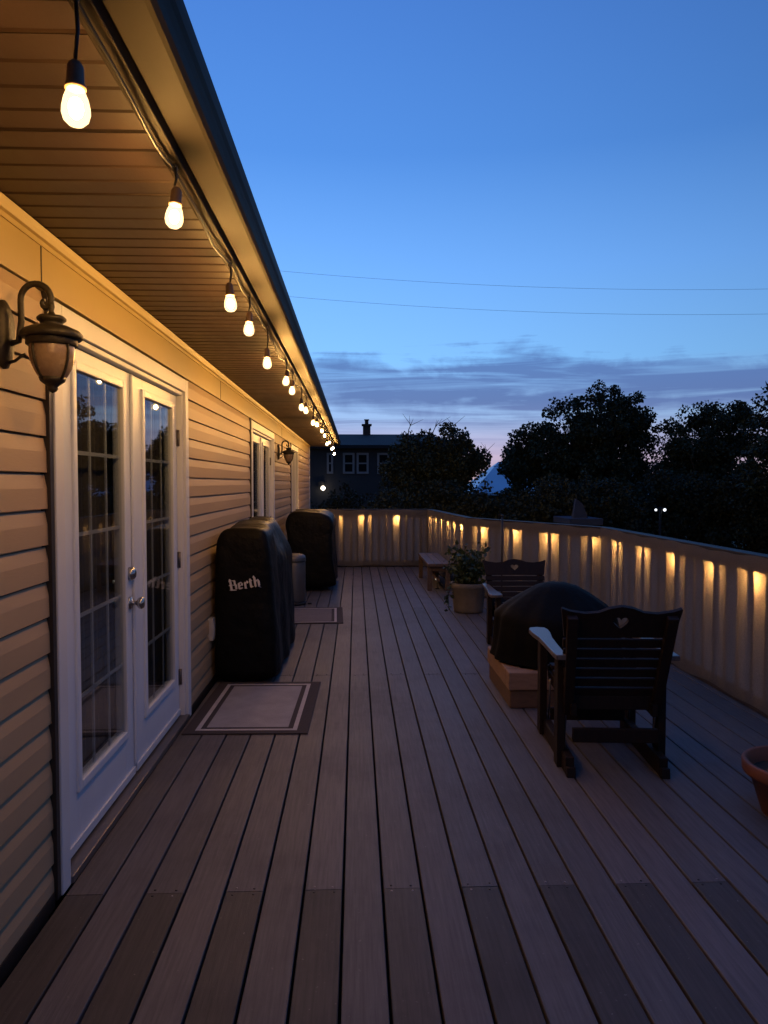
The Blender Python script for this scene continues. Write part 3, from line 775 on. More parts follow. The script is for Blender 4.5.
letters = {
 'B': ([V(.06,.02,1.0,.2), V(.52,.05,.58,.19), V(.46,.5,.98,.17), D(-.02,.9,.2,1.06,.16), D(.2,1.0,.62,.86,.14), D(.24,.56,.66,.46,.13), D(-.04,.12,.6,.0,.15), D(-.08,.55,.1,.5,.12)], .78),
 'e': ([V(.04,.02,.64,.18), V(.34,.3,.62,.16), D(.06,.62,.42,.66,.12), D(.10,.36,.44,.42,.09), D(.10,.1,.46,.12,.12)], .58),
 'r': ([V(.06,.0,.66,.18), D(.22,.56,.42,.68,.13), V(.32,.46,.68,.14), D(.0,.08,.26,.02,.1)], .50),
 't': ([V(.08,.0,.90,.18), D(.0,.62,.34,.68,.11), D(.14,.1,.38,.1,.11)], .44),
 'h': ([V(.06,.0,1.02,.18), V(.40,.02,.62,.18), D(.2,.58,.5,.68,.12), D(-.02,.96,.14,1.06,.1), D(.36,.06,.62,-.08,.1)], .70)}
st_all = []; cx_ = 0
for ch in 'Berth':
    sts, adv = letters[ch]
    for q in sts: st_all.append([(a+cx_, b) for a, b in q])
    cx_ += adv
m_ = strokes_to_mb(st_all, (-.932, .70), .235/cx_, R(9), 5.492)
m_.build('lettering', M['logo'], g1)
g2 = thing('covered_grill', (-.6, 10.9, 0), 'barbecue under a plain black cover with a wide lid, beyond the steel bin', 'grill', 'covered barbecues')
p1 = [(-.95,.06),(-.95,.5),(-.955,.84),(-.975,.87),(-.97,.98),(-.93,1.07),(-.86,1.105),(-.5,1.10),(-.37,1.05),(-.32,.97),(-.305,.87),(-.335,.83),(-.325,.5),(-.285,.06)]
p0_ = [(x_*.92-.05, z_*.98+.006) for x_, z_ in p1]
m_ = cover_mesh(same([(10.18, p0_), (10.21, p1), (11.45, p1), (11.5, p0_)]), 8, .016)
finish_cover(m_.build('cover', M['cover'], g2))
for xx, yy in ((-.86, 10.4), (-.40, 10.4), (-.86, 11.3), (-.40, 11.3)):
    m_ = MB(); m_.tube([(xx-.012, yy, .03), (xx+.012, yy, .03)], .03, 14); m_.build('caster', M['steel'], g2)
    m_ = MB(); m_.box(xx-.018, xx+.018, yy-.018, yy+.018, .045, .11); m_.build('caster_fork', M['steel'], g2)

# ------------------------------------------------------------------ steel bin
tb = thing('trash_can', (-.77, 9.15, 0), 'slim steel pedal bin between the two covered barbecues', 'trash can')
m_ = MB(); m_.lathe([(.0001,.03),(.142,.03),(.145,.06),(.145,.545),(.143,.552)], (-.77, 9.15, 0), 28); m_.build('body', M['steel'], tb)
m_ = MB(); m_.lathe([(.0001,.0),(.15,.0),(.15,.028),(.146,.034),(.0001,.035)], (-.77, 9.15, 0), 28); m_.box(-.60, -.55, 9.12, 9.18, .005, .018); m_.build('foot_ring', M['plastic'], tb)
m_ = MB(); m_.lathe([(.149,.552),(.15,.575),(.143,.60),(.12,.618),(.06,.63),(.0001,.632)], (-.77, 9.15, 0), 28); m_.build('lid', M['steel'], tb)
m_ = MB(); m_.lathe([(.1465,.53),(.151,.532),(.151,.552),(.1465,.553)], (-.77, 9.15, 0), 28); m_.build('collar', M['plastic'], tb)

# ------------------------------------------------------------------ doormats
def mat(x0, x1, y0, y1, label, mid):
    t = thing('doormat', ((x0+x1)/2, (y0+y1)/2, 0), label, 'doormat', 'bordered doormats on the deck')
    m_ = MB(); m_.box(x0, x1, y0, y1, .0015, .009); m_.build('backing', M['mat_base'], t, bevel=.002)
    m_ = MB(); a, b, c, d_ = x0+.07, x1-.07, y0+.05, y1-.065; w_ = .026
    m_.box(a, a+w_, c, d_, .0085, .0112); m_.box(b-w_, b, c, d_, .0085, .0112)
    m_.box(a+w_+.0002, b-w_-.0002, c, c+w_, .0085, .0112); m_.box(a+w_+.0002, b-w_-.0002, d_-w_, d_, .0085, .0112)
    m_.build('border', M['mat_light'], t)
    m_ = MB(); q = .032+w_; m_.box(a+q, b-q, c+q, d_-q, .0085, .0108); m_.build('centre_panel', mid, t)
    t.rotation_euler.z = R(-1.2 if y0 < 6 else 1.6)
    return t
mat(-1.03, -.278, 4.385, 5.53, 'pale centred doormat with a dark border lying before the lettered barbecue cover', M['mat_mid'])
mat(-.90, -.15, 7.85, 8.85, 'far grey doormat with a pale border before the second french door', M['mat_far'])

# ------------------------------------------------------------------ furniture
def curve_plate(loops, thick):
    """mesh vertices/faces of a plate with holes; loops are (x,z) polygons, first one outer"""
    cu = bpy.data.curves.new('outline', 'CURVE'); cu.dimensions = '2D'; cu.fill_mode = 'BOTH'; cu.extrude = thick/2
    for lp in loops:
        sp = cu.splines.new('POLY'); sp.points.add(len(lp)-1); sp.use_cyclic_u = True
        for p_, (a, b) in zip(sp.points, lp): p_.co = (a, b, 0, 1)
    o = bpy.data.objects.new('outline', cu); col.objects.link(o)
    dg = bpy.context.evaluated_depsgraph_get(); dg.update()
    me = bpy.data.meshes.new_from_object(o.evaluated_get(dg))
    vs = [tuple(v.co) for v in me.vertices]; fs = [tuple(p_.vertices) for p_ in me.polygons]
    bpy.data.objects.remove(o); bpy.data.curves.remove(cu); bpy.data.meshes.remove(me)
    return vs, fs
def heart(cx, cz, s):
    out = []
    for i in range(28):
        t = 2*math.pi*i/28
        out.append((cx + s*16*math.sin(t)**3/17, cz + s*(13*math.cos(t)-5*math.cos(2*t)-2*math.cos(3*t)-math.cos(4*t))/17))
    return out
def glider(label):
    """local: front is +y, seat centre near origin"""
    t = thing('glider_chair', (0,0,0), label, 'chair', 'dark wooden glider chairs with heart cut-outs')
    W = M['wood_dark']
    def bd(m_, nm, mt=W, bv=.004): return m_.build(nm, mt, t, bevel=bv)
    for sx in (-1, 1):
        X = sx*.238
        m_ = MB(); m_.bar((X, -.35, .045), (X, .36, .045), .045, .09)
        m_.bar((X, -.35, .02), (X, -.385, .0252), .045, .05); bd(m_, 'base_rail')
        for yq in (-.20, .31):
            m_ = MB(); m_.box(X+sx*.0245-.021, X+sx*.0245+.021+.0, yq-.045, yq+.045, .0, .575); bd(m_, 'leg')
        m_ = MB(); m_.bar((X-sx*.03, -.30, .31), (X-sx*.03, .33, .33), .03, .06); bd(m_, 'side_rail')
        # armrest: paddle shape, wider at the front
        oy = [(-.36,-.028),(-.30,-.034),(-.10,-.036),(.08,-.040),(.22,-.055),(.32,-.058),(.37,-.045),(.385,0),(.37,.045),(.32,.056),(.22,.052),(.08,.036),(-.10,.030),(-.36,.026)]
        vs = [(sx*(.285)+w_*1.0, y_, z_) for z_ in (.577, .603) for y_, w_ in oy]; k_ = len(oy)
        m_ = MB(); m_.add(vs, [tuple(range(k_))[::-1], tuple(range(k_, 2*k_))] + [(i, (i+1)%k_, (i+1)%k_+k_, i+k_) for i in range(k_)]); bd(m_, 'armrest', M['wood_arm'], .005)
        for yq in (-.24, .20):
            m_ = MB(); m_.tube([(X-sx*.002, yq, .34), (X-sx*.004, yq+.03, .22), (X-sx*.002, yq+.05, .10)], .006, 8); bd(m_, 'swing_arm', M['hinge'], 0)
    m_ = MB(); m_.bar((-.218, -.31, .19), (.218, -.31, .19), .03, .07); bd(m_, 'stretcher')
    m_ = MB(); m_.bar((-.218, .28, .12), (.218, .28, .12), .03, .07); bd(m_, 'stretcher')
    m_ = MB()
    for i in range(6):
        yq = -.19 + i*.092; zq = .372 + .018*math.cos(i*.9) + .006*i
        m_.box(-.222, .222, yq-.040, yq+.040, zq-.011, zq+.011)
    m_.bar((-.224, -.235, .335), (.224, -.235, .335), .025, .07); m_.bar((-.224, .335, .355), (.224, .335, .355), .025, .07)
    bd(m_, 'seat', W, .003)
    # backrest, built flat in (x, h) and leaned back
    lean = R(20); oz, oy0 = .34, -.235
    def B(x_, h_, d_): return (x_, oy0 - h_*math.sin(lean) - d_*math.cos(lean), oz + h_*math.cos(lean) - d_*math.sin(lean))
    m_ = MB()
    def bbox(x0, x1, h0, h1, d0, d1, k0=1, k1=1):
        vs = [B(x0*k0,h0,d0),B(x1*k0,h0,d0),B(x1*k1,h1,d0),B(x0*k1,h1,d0),B(x0*k0,h0,d1),B(x1*k0,h0,d1),B(x1*k1,h1,d1),B(x0*k1,h1,d1)]
        m_.add(vs, [(0,1,2,3)[::-1],(4,5,6,7),(0,1,5,4),(1,2,6,5),(2,3,7,6),(3,0,4,7)])
    for sx in (-1, 1):
        m_ = MB(); m_.add([B(sx*.20, -.06, .0), B(sx*.25, -.06, .0), B(sx*.275, .50, .0), B(sx*.222, .50, .0), B(sx*.20, -.06, .04), B(sx*.25, -.06, .04), B(sx*.275, .50, .04), B(sx*.222, .50, .04)],
               [(0,1,2,3),(4,5,6,7)[::-1],(0,1,5,4),(1,2,6,5),(2,3,7,6),(3,0,4,7)])
        bd(m_, 'back_stile')
    m_ = MB(); hs = [.03, .087, .144, .201, .258, .315]
    for h_ in hs:
        wd = .248 + .040*h_/.4
        bbox(-wd, wd, h_, h_+.047, -.018, -.0005)
    bd(m_, 'back_slat', W, .003)
    top = [(-.305,.385),(.305,.385)]
    out = [(-.292,.374),(.292,.374),(.318,.53),(.310,.532),(.27,.518),(.19,.506),(.12,.512),(.06,.535),(.0,.545),(-.06,.535),(-.12,.512),(-.19,.506),(-.27,.518),(-.310,.532),(-.318,.53)]
    vs, fs = curve_plate([[(a*.945, b) for a, b in out], heart(0, .458, .040)], .022)
    m_ = MB(); m_.add([B(a, b, -.012+c) for a, b, c in vs], fs); bd(m_, 'back_board', W, 0)
    return t
ch1 = glider('near dark wooden glider chair seen from behind, its back to the camera')
ch1.location = (1.358, 4.04, 0); ch1.rotation_euler = (0, 0, R(-4)); ch1.scale = (1, 1, 1.035)
ch2 = copy_tree(ch1); ch2['label'] = 'far dark wooden glider chair facing the camera beyond the covered fire pit'
ch2.scale = (1, 1, .90); ch2.location = (1.50, 6.62, 0); ch2.rotation_euler = (0, 0, R(178))

# fire pit under its cover, on a two course timber base
PC_ = (1.44, 5.27)
fbse = thing('fire_pit_base', (1.36, 5.24, 0), 'low square base of stacked timbers under the covered fire pit', 'base')
m_ = MB(); x0, x1, y0, y1 = 1.01, 1.77, 4.82, 5.62
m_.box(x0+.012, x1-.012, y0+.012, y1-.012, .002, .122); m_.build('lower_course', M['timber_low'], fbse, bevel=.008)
w_ = .11
for q in ((x0, x0+w_, y0+w_+.003, y1-w_-.003), (x1-w_, x1, y0+w_+.003, y1-w_-.003), (x0, x1, y0, y0+w_), (x0, x1, y1-w_, y1)):
    m_ = MB(); m_.box(q[0], q[1], q[2], q[3], .124, .245); m_.build('timber', M['timber'], fbse, bevel=.008)
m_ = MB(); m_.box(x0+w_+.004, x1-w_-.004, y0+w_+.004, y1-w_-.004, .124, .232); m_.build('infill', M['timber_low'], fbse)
fp = thing('covered_fire_pit', (PC_[0], PC_[1], .245), 'round fire pit under a black domed cover between the two chairs', 'fire pit')
wob = lambda a, i: (.022*math.sin(9*a+1)+.014*math.sin(17*a))*min(1, i/9) + .02*math.sin(3*a+i*.5) + .05*math.cos(a-.5)*min(1, i/6)*max(0, 1-i/22)
m_ = MB(); prof = densify([(.002,.785),(.08,.78),(.15,.758),(.26,.695),(.36,.625),(.43,.56),(.45,.44),(.455,.33),(.468,.262)], .035)
m_.lathe(prof, (PC_[0], PC_[1], 0), 72, wob); m_.build('cover', M['cover_pit'], fp)
m_ = MB(); m_.lathe([(.0001,.25),(.25,.25),(.27,.30),(.40,.42),(.41,.44),(.38,.44),(.0001,.34)], (PC_[0], PC_[1], 0), 32); m_.build('bowl', M['iron'], fp)

# low bench by the far corner
bn = thing('bench', (1.18, 10.95, 0), 'low weathered wooden bench near the far corner of the fence', 'bench')
bx0, bx1, by0, by1 = .99, 1.31, 10.15, 11.75
m_ = MB()
for i in range(3): a = bx0 + i*(bx1-bx0)/3; m_.box(a+.003, a+(bx1-bx0)/3-.003, by0, by1, .345, .385)
m_.build('seat', M['wood_bench'], bn, bevel=.004)
for yq in (by0+.10, by1-.10):
    for xq in (bx0+.035, bx1-.035):
        m_ = MB(); m_.box(xq-.03, xq+.03, yq-.035, yq+.035, .001, .344); m_.build('leg', M['wood_bench'], bn, bevel=.004)
    m_ = MB(); m_.box(bx0+.066, bx1-.066, yq-.02, yq+.02, .27, .343); m_.build('apron', M['wood_bench'], bn, bevel=.003)
m_ = MB(); m_.box((bx0+bx1)/2-.02, (bx0+bx1)/2+.02, by0+.125, by1-.125, .12, .18); m_.build('stretcher', M['wood_bench'], bn, bevel=.003)
dl = thing('glow_dot', (1.15, 10.42, 0), 'tiny pale glowing globe on a stem under the near end of the bench', 'light')
m_ = MB(); m_.lathe([(.0001,.001),(.03,.001),(.03,.012),(.008,.016),(.008,.11),(.0001,.112)], (1.15,10.42,0), 12); m_.build('stem', M['plastic'], dl)
m_ = MB(); m_.ball((1.15,10.42,.137), .024, 12, 8); m_.build('lamp_globe', M['deckspot'], dl)  # glowing globe standing for a small pale dot of unknown kind

# planter + plant
pc = (1.31, 8.55)
pl = thing('planter', (pc[0], pc[1], 0), 'pale stone planter tub on the deck in front of the bench', 'planter')
m_ = MB(); m_.lathe([(.0001,.002),(.165,.002),(.172,.03),(.192,.27),(.205,.285),(.212,.30),(.212,.335),(.204,.345),(.185,.343),(.180,.30)], (pc[0], pc[1], 0), 32); m_.build('tub', M['stone'], pl)
m_ = MB(); m_.lathe([(.0001,.315),(.10,.312),(.183,.302)], (pc[0], pc[1], 0), 24); m_.build('soil', M['soil'], pl)
def leaf_quads(rng, centers, size, ratio=.45, up=.3):
    """diamond leaves at given points"""
    n = len(centers); c = np.asarray(centers)
    d = rng.normal(size=(n,3)); d[:,2] += up; d /= np.linalg.norm(d, axis=1)[:,None]
    e = rng.normal(size=(n,3)); e -= (e*d).sum(1)[:,None]*d; e /= np.linalg.norm(e, axis=1)[:,None]
    s = size*rng.uniform(.6, 1.35, size=(n,1))
    nn = np.cross(d, e)
    v = np.stack([c, c+d*s*.5+e*s*ratio+nn*s*.12, c+d*s, c+d*s*.5-e*s*ratio+nn*s*.12], 1).reshape(-1,3)
    f = np.arange(4*n).reshape(-1,4)
    return v, f
def leaf_obj(name, mat, v, f, parent=None):
    me = bpy.data.meshes.new(name); me.from_pydata(v.tolist(), [], f.tolist()); me.materials.append(mat)
    o = bpy.data.objects.new(name, me); col.objects.link(o)
    if parent: 
        o.parent = parent; me.transform(Matrix.Translation(-parent.location))
    return o
rng = np.random.default_rng(5)
pp = thing('potted_plant', (pc[0], pc[1], .31), 'bushy green plant growing out of the stone planter', 'plant')
m_ = MB(); cen = []
for i in range(40):
    a = rng.uniform(0, 6.28); r0 = rng.uniform(0, .12); h = rng.uniform(.22, .50); sp = rng.uniform(.04, .27)
    b0 = Vector((pc[0]+r0*math.cos(a), pc[1]+r0*math.sin(a), .30)); b1 = b0 + Vector((sp*.4*math.cos(a), sp*.4*math.sin(a), h*.6)); b2 = b0 + Vector((sp*math.cos(a), sp*math.sin(a), h))
    m_.tube([b0, b1, b2], [.004, .0035, .002], 5)
    for q in range(24):
        t = rng.uniform(.15, 1.0); p_ = b0.lerp(b1, t*2) if t < .5 else b1.lerp(b2, t*2-1); cen.append(np.array(p_)+rng.normal(size=3)*.022)
for q in range(22):      # trailing shoot over the left rim
    t = q/22; cen.append(np.array((pc[0]-.2-.05*math.sin(t*3), pc[1]-.06, .36-.34*t))+rng.normal(size=3)*.014)
m_.tube([(pc[0]-.15,pc[1]-.05,.31),(pc[0]-.215,pc[1]-.06,.35),(pc[0]-.245,pc[1]-.06,.2),(pc[0]-.235,pc[1]-.06,.03)], .003, 5)
m_.build('stems', M['leaf'], pp)
v, f = leaf_quads(rng, cen, .062, .34); leaf_obj('leaves', M['leaf'], v, f, pp)
# slim dark garden hook behind the far chair
gh = thing('garden_stake', (1.74, 8.75, 0), 'thin dark upright stake standing before the angled fence', 'stake')
m_ = MB(); m_.tube([(1.74,8.75,.02),(1.74,8.75,1.10)], .011, 8); m_.build('rod', M['plastic'], gh)
m_ = MB(); m_.lathe([(.0001,.001),(.12,.001),(.12,.012),(.03,.022),(.014,.05),(.0001,.05)], (1.74,8.75,0), 20); m_.build('foot', M['plastic'], gh)
m_ = MB(); m_.ball((1.74,8.75,1.11), .018, 10, 6); m_.build('knob', M['plastic'], gh)

# terracotta pot at the right edge
tp = thing('flower_pot', (2.0, 3.22, -.02), 'terracotta flower pot at the right edge of the deck', 'flower pot')
c = (2.0, 3.22, -.02)
m_ = MB(); m_.lathe([(.0001,.002),(.145,.002),(.15,.012),(.205,.19),(.222,.192),(.235,.205),(.238,.25),(.230,.258),(.214,.255),(.203,.20),(.198,.19)], c, 40); m_.build('pot', M['terra'], tp)
m_ = MB(); m_.lathe([(.0001,.205),(.1,.200),(.2,.196)], c, 24); m_.build('soil', M['soil'], tp)

# ------------------------------------------------------------------ beyond the deck
def windows(parent, X0, X1, Yf, z0, z1):
    m_ = MB(); w_ = .09; a = Yf
    m_.box(X0, X0+w_, a-.05, a+.02, z0, z1); m_.box(X1-w_, X1, a-.05, a+.02, z0, z1)
    m_.box(X0+w_+.001, X1-w_-.001, a-.05, a+.02, z0, z0+w_); m_.box(X0+w_+.001, X1-w_-.001, a-.05, a+.02, z1-w_, z1)
    m_.box(X0+w_+.001, X1-w_-.001, a-.04, a+.02, (z0+z1)/2-.03, (z0+z1)/2+.03)
    f_ = m_.build('window', M['nframe'], parent)
    m_ = MB(); m_.box(X0+.02, X1-.02, a-.015, a-.010, z0+.02, z1-.02); m_.build('pane', M['dark_pane'], f_)
nh = thing('neighbour_house', (0, 34, -2.6), 'dark two storey house with white framed upper windows and a chimney beyond the fence', 'house')
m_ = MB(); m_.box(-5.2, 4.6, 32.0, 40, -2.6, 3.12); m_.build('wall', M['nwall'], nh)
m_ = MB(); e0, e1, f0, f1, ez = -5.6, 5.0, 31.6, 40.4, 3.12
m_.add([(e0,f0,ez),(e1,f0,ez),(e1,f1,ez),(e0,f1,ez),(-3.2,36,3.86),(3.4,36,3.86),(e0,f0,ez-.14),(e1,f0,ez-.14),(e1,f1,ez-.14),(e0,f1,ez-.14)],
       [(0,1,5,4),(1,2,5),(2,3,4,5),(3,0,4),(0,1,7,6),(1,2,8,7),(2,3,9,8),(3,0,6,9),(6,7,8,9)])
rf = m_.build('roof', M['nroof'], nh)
m_ = MB(); m_.box(.34, .70, 35.6, 36.0, 3.6, 4.25); m_.box(.28, .76, 35.54, 36.06, 4.25, 4.33); m_.tube([(.52,35.8,4.33),(.52,35.8,4.52)], .09, 10); m_.box(.40,.64,35.68,35.92,4.52,4.56); m_.build('chimney', M['brick'], rf)
for a, b in ((-1.25,-.98),(-.56,-.06),(.03,.55),(.92,1.45),(2.2,2.75)): windows(nh, a, b, 31.99, 1.90, 2.80)
m_ = MB(); m_.box(-1.62, -1.36, 31.80, 31.99, 1.36, 1.56); m_.box(-1.52,-1.46,31.70,31.80,1.3,1.40); m_.build('porch_bracket', M['plastic'], nh)
m_ = MB(); m_.ball((-1.40, 31.62, 1.285), .09, 14, 10); m_.build('porch_lamp', M['porch'], nh)
m_ = MB(); m_.box(-2.2,-.9,31.96,31.995,-2.55,.2); m_.build('porch_door', M['nframe'], nh)

fh = thing('far_house', (9.5, 43, -2.6), 'distant house with a pale blue metal roof and a chimney seen between the trees', 'house')
m_ = MB(); m_.box(6.9, 15.6, 40.5, 46, -2.6, .95); m_.build('wall', M['nwall'], fh)
m_ = MB(); ez = .95
m_.add([(6.3,40,ez),(16.2,40,ez),(16.2,46.5,ez),(6.3,46.5,ez),(8.35,43.2,2.75),(14.2,43.2,2.75),(6.3,40,ez-.12),(16.2,40,ez-.12),(16.2,46.5,ez-.12),(6.3,46.5,ez-.12)],
       [(0,1,5,4),(1,2,5),(2,3,4,5),(3,0,4),(0,1,7,6),(1,2,8,7),(2,3,9,8),(3,0,6,9),(6,7,8,9)])
rf = m_.build('roof', M['palemetal'], fh)
m_ = MB(); m_.box(8.78, 9.28, 42.8, 43.3, 2.2, 3.32); m_.box(8.70, 9.36, 42.72, 43.38, 3.32, 3.44); m_.build('chimney', M['brick'], rf)
windows(fh, 8.2, 9.1, 40.49, -1.2, .2); windows(fh, 11.2, 12.1, 40.49, -1.2, .2)

sh = thing('garden_shed', (4.7, 15.9, -2.6), 'small dull blue shed with an upright panel on its flat roof behind the angled fence', 'shed')
m_ = MB(); m_.box(4.50, 5.09, 15.3, 16.4, -2.6, .62); m_.build('wall', M['shedwall'], sh)
m_ = MB(); m_.box(4.44, 5.15, 15.22, 16.5, .622, .76); m_.build('roof', M['shedwall'], sh, bevel=.01)
m_ = MB(); pn = [(4.60, .762), (4.92, .762), (4.80, 1.06), (4.66, 1.17)]
m_.add([(a, 15.5, b) for a, b in pn] + [(a, 15.62, b) for a, b in pn], [(0,1,2,3), (4,5,6,7), (0,1,5,4), (1,2,6,5), (2,3,7,6), (3,0,4,7)]); m_.build('upright_panel', M['shedwall'], sh)
m_ = MB(); m_.box(4.58, 4.98, 15.27, 15.299, -2.55, -.6); m_.build('door', M['nframe'], sh)

yl = thing('yard_lamp', (9.45, 22.3, -2.6), 'twin white yard lights glowing before the dark trees on the right', 'lamp')
yl.location = (6.47, 15.5, -2.6); yx = 6.47
m_ = MB(); m_.tube([(yx,15.5,-2.6),(yx,15.5,.98)], [.04,.025], 10); m_.tube([(yx-.095,15.5,.96),(yx,15.5,.98),(yx+.095,15.5,.96)], .012, 8); m_.build('post', M['cover'], yl)
for sx in (-.095, .095):
    m_ = MB(); m_.ball((yx+sx, 15.5, .93), (.026 if sx < 0 else .032), 12, 8); m_.build('lamp_globe', M['yard'], yl)

# trees
def tree(name, base, h_trunk, lobes, nclump, nleaf, leaf, label, cat, seed, group=None, twigs=0, mat=None, spread=.36):
    """lobes: (x,y,z,rx,ry,rz,weight) crown masses in world coordinates"""
    rg = np.random.default_rng(seed); t = thing(name, (base[0], base[1], -2.6), label, cat, group)
    wt = np.array([l[6] for l in lobes], float); wt /= wt.sum()
    cl = []
    for i in range(nclump):
        l = lobes[rg.choice(len(lobes), p=wt)]
        v = rg.normal(size=3); v /= np.linalg.norm(v); r = rg.uniform(.25, 1.0)**.5 if i % 4 else rg.uniform(1.0, 1.2)
        cl.append(np.array(l[:3]) + v*np.array(l[3:6])*r)
    cl = np.array(cl)
    m_ = MB(); top = Vector((base[0]+rg.normal()*.15, base[1], h_trunk))
    b0 = Vector((base[0], base[1], -2.65)); mid = b0.lerp(top, .5) + Vector((rg.normal()*.12, rg.normal()*.1, 0))
    r0 = .10 + .018*(h_trunk+2.6); m_.tube([b0, b0+Vector((0,0,.25)), mid, top], [r0*1.5, r0, r0*.8, r0*.55], 9)
    order_ = rg.permutation(len(cl))[:min(26, len(cl))]
    cen = []
    nl = max(26, nclump//3)
    for _ in range(nl):
        l = lobes[rg.choice(len(lobes), p=wt)]; v = rg.normal(size=3); v[2] = abs(v[2])*1.1 - .25; v /= np.linalg.norm(v)
        e = Vector(np.array(l[:3]) + v*np.array(l[3:6])*rg.uniform(.95, 1.22)); s_ = mid.lerp(top, rg.uniform(.5, 1)); q = s_.lerp(e, .55) + Vector((0, 0, .10*(e-s_).length))
        m_.tube([s_, q, e], [r0*.26, r0*.15, r0*.03], 5)
        nn_ = int(nleaf*1.3); t_ = rg.uniform(.3, 1.02, size=nn_)[:, None]
        a_, b_, c_ = np.array(s_), np.array(q), np.array(e)
        pt = (1-t_)**2*a_ + 2*t_*(1-t_)*b_ + t_**2*c_
        cen.append(pt + rg.normal(size=(nn_, 3))*spread*(.62 - .47*t_))
    for i in order_:
        e = Vector(cl[i]); s_ = mid.lerp(top, rg.uniform(.3, 1)); q = s_.lerp(e, .5) + Vector((0,0,.12*(e-s_).length))
        m_.tube([s_, q, e], [r0*.32, r0*.2, r0*.06], 5)
    m_.build('trunk', M['bark'], t)
    for i, c_ in enumerate(cl):
        sc_ = spread*(rg.uniform(.6, 1.25) if i % 4 else rg.uniform(.4, .7))
        q_ = rg.normal(size=(int(nleaf*1.35) if i % 4 else nleaf//2, 3)); q_ /= np.maximum(1, np.linalg.norm(q_, axis=1)/1.5)[:,None]; cen.append(c_ + q_*np.array((sc_, sc_, sc_*.75))*.62)
    cen = np.concatenate(cen)
    v, f = leaf_quads(rg, cen, leaf*.72, .38, -.15); leaf_obj('crown', mat or M['foliage'], v, f, t)
    if twigs:
        for i in range(twigs):
            m_ = MB(); l = lobes[rg.choice(len(lobes))]; s_ = Vector(l[:3]) + Vector((rg.uniform(-.6,.6)*l[3], 0, .6*l[5])); e = s_ + Vector((rg.normal()*.35, rg.normal()*.2, l[5]*rg.uniform(.5, .9)))
            q = s_.lerp(e, .55)+Vector((rg.normal()*.08,0,0)); m_.tube([s_, q, e], [.02,.013,.005], 5)
            for z_ in range(3):
                a = q.lerp(e, rg.uniform(0,.7)); m_.tube([a, a+Vector((rg.normal()*.2,rg.normal()*.1,rg.uniform(.1,.3)))], [.008,.003], 4)
            m_.build('bare_twig', M['bark'], t)
    return t
def px(x_, y_, Y): return ((x_-356)/740*Y, 1.5+(483-y_)/740*Y)   # picture measurements to metres at distance Y
def lobe(x_, y_, Y, rx, rz, wt=1):
    a, b = px(x_, y_, Y); k_ = Y/740; return (a, Y, b, rx*k_, min(rx*k_, 1.6), rz*k_, wt)
Y = 20.0
tree('tree', (px(440,0,Y)[0], Y), 1.4, [lobe(417,462,Y,20,32,1.3), lobe(454,460,Y,19,32,1.3), lobe(432,494,Y,40,22,1), lobe(475,462,Y,10,12,.4), lobe(399,474,Y,12,20,.5)], 84, 150, .12,
     'mid sized dark tree with bare twigs on top, left of the gap in the treeline', 'tree', 11, 'trees beyond the fence', twigs=7)
Y = 24.0
tree('tree', (px(595,0,Y)[0], Y), 2.2, [lobe(607,432,Y,40,42,2.1), lobe(570,432,Y,30,30,1), lobe(640,436,Y,18,30,.7), lobe(545,462,Y,34,28,1.1), lobe(590,480,Y,66,30,1.6), lobe(518,478,Y,16,22,.5), lobe(536,452,Y,24,24,.8)], 200, 170, .135,
     'tallest broad dark tree in the middle of the treeline', 'tree', 12, 'trees beyond the fence')
Y = 22.0
tree('tree', (px(720,0,Y)[0], Y), 1.6, [lobe(705,440,Y,34,32,1.4), lobe(738,436,Y,28,30,1.2), lobe(715,480,Y,48,32,1.4), lobe(680,462,Y,16,24,.4)], 112, 170, .125,
     'rounded dark tree near the right edge with small gaps of sky in its crown', 'tree', 13, 'trees beyond the fence')
Y = 17.0
tree('tree', (px(815,0,Y)[0], Y), 2.0, [lobe(812,425,Y,48,40,1.4), lobe(800,475,Y,48,40,1.2)], 90, 120, .12,
     'dark tree cut off by the right edge of the picture', 'tree', 14, 'trees beyond the fence')
Y = 26.0
tree('tree', (px(920,0,Y)[0], Y), 2.0, [lobe(920,420,Y,60,46,1.4), lobe(900,475,Y,70,36,1.2)], 90, 110, .16,
     'broad dark tree standing beyond the right edge of the picture', 'tree', 15, 'trees beyond the fence')
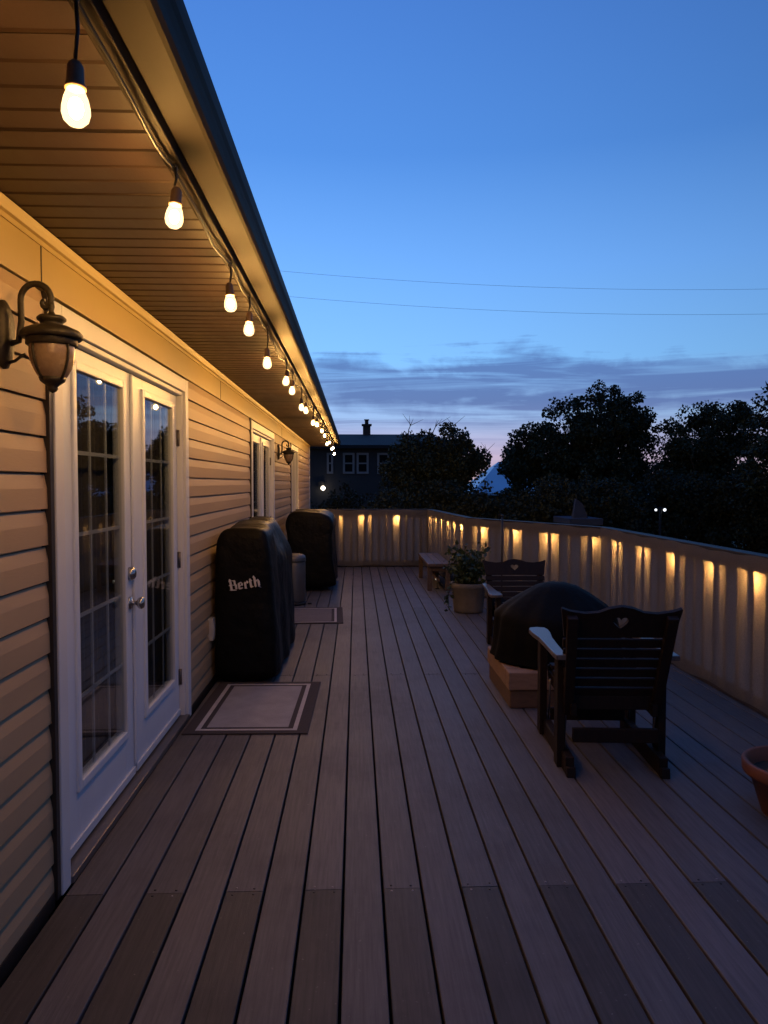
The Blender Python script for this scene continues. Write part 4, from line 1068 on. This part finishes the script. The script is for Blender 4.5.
def bush(x_, top, Y, hw, seed, label):
    a, b = px(x_, top, Y); k_ = Y/740; zc_ = (b-2.3)/2; 
    tree('shrub', (a, Y), zc_, [(a, Y, zc_+.2, hw*k_, .9, (b-zc_-.2)*1.0, 1.2), (a-.45*hw*k_, Y, b-.75, hw*k_*.55, .8, .65, .7), (a+.45*hw*k_, Y, b-.7, hw*k_*.55, .8, .65, .7), (a-.4*hw*k_, Y, zc_-.7, hw*k_*.8, .9, 1.1, .6), (a+.4*hw*k_, Y, zc_-.7, hw*k_*.8, .9, 1.1, .6)], 120, 150, .12, label, 'shrub', seed,
         'dark shrubs behind the deck fence', mat=M['foliage_b'], spread=.44)
bush(342, 496, 21, 52, 21, 'low dark shrub in front of the neighbouring house, under its porch lamp')
bush(420, 488, 18.5, 48, 22, 'dark shrub under the tree with bare twigs')
bush(500, 492, 18.0, 44, 23, 'low dark shrub below the gap where the pale roof shows')
bush(585, 478, 17.6, 52, 24, 'tall dark shrub under the broadest tree, behind the pale shed')
bush(680, 474, 19.0, 52, 25, 'dark shrub below the twin yard lights on the right')
bush(770, 474, 18.0, 52, 26, 'dark shrub at the right edge behind the long fence')
bush(640, 455, 30.0, 60, 27, 'distant dark shrub filling the gap between the two right hand trees')

# power lines on poles outside the picture
for n_, (za, zb, lab) in enumerate(((11.5, 10.63, 'upper thin power line across the sky'), (10.4, 9.5, 'lower thin power line across the sky'))):
    m_ = MB(); pts = []
    A_ = Vector((-8.0, 34.0, za)); B_ = Vector((27, 33.0, zb))
    for i in range(41):
        s_ = i/40; p_ = A_.lerp(B_, s_); p_.z -= .75*4*s_*(1-s_); pts.append(p_)
    m_.tube(pts, .0055, 5); tag(m_.build('power_line', M['hinge']), lab, 'cable', 'power lines')
    
# ------------------------------------------------------------------ render settings
vs_ = scene.view_settings; vs_.view_transform = 'Standard'; vs_.look = 'None'; vs_.exposure = 0; vs_.gamma = 1; vs_.use_curve_mapping = False
scene.render.engine = 'CYCLES'
scene.cycles.use_denoising = True
scene.cycles.max_bounces = 8; scene.cycles.transparent_max_bounces = 16
scene.cycles.sample_clamp_indirect = 4.0
scene.cycles.caustics_reflective = False; scene.cycles.caustics_refractive = False
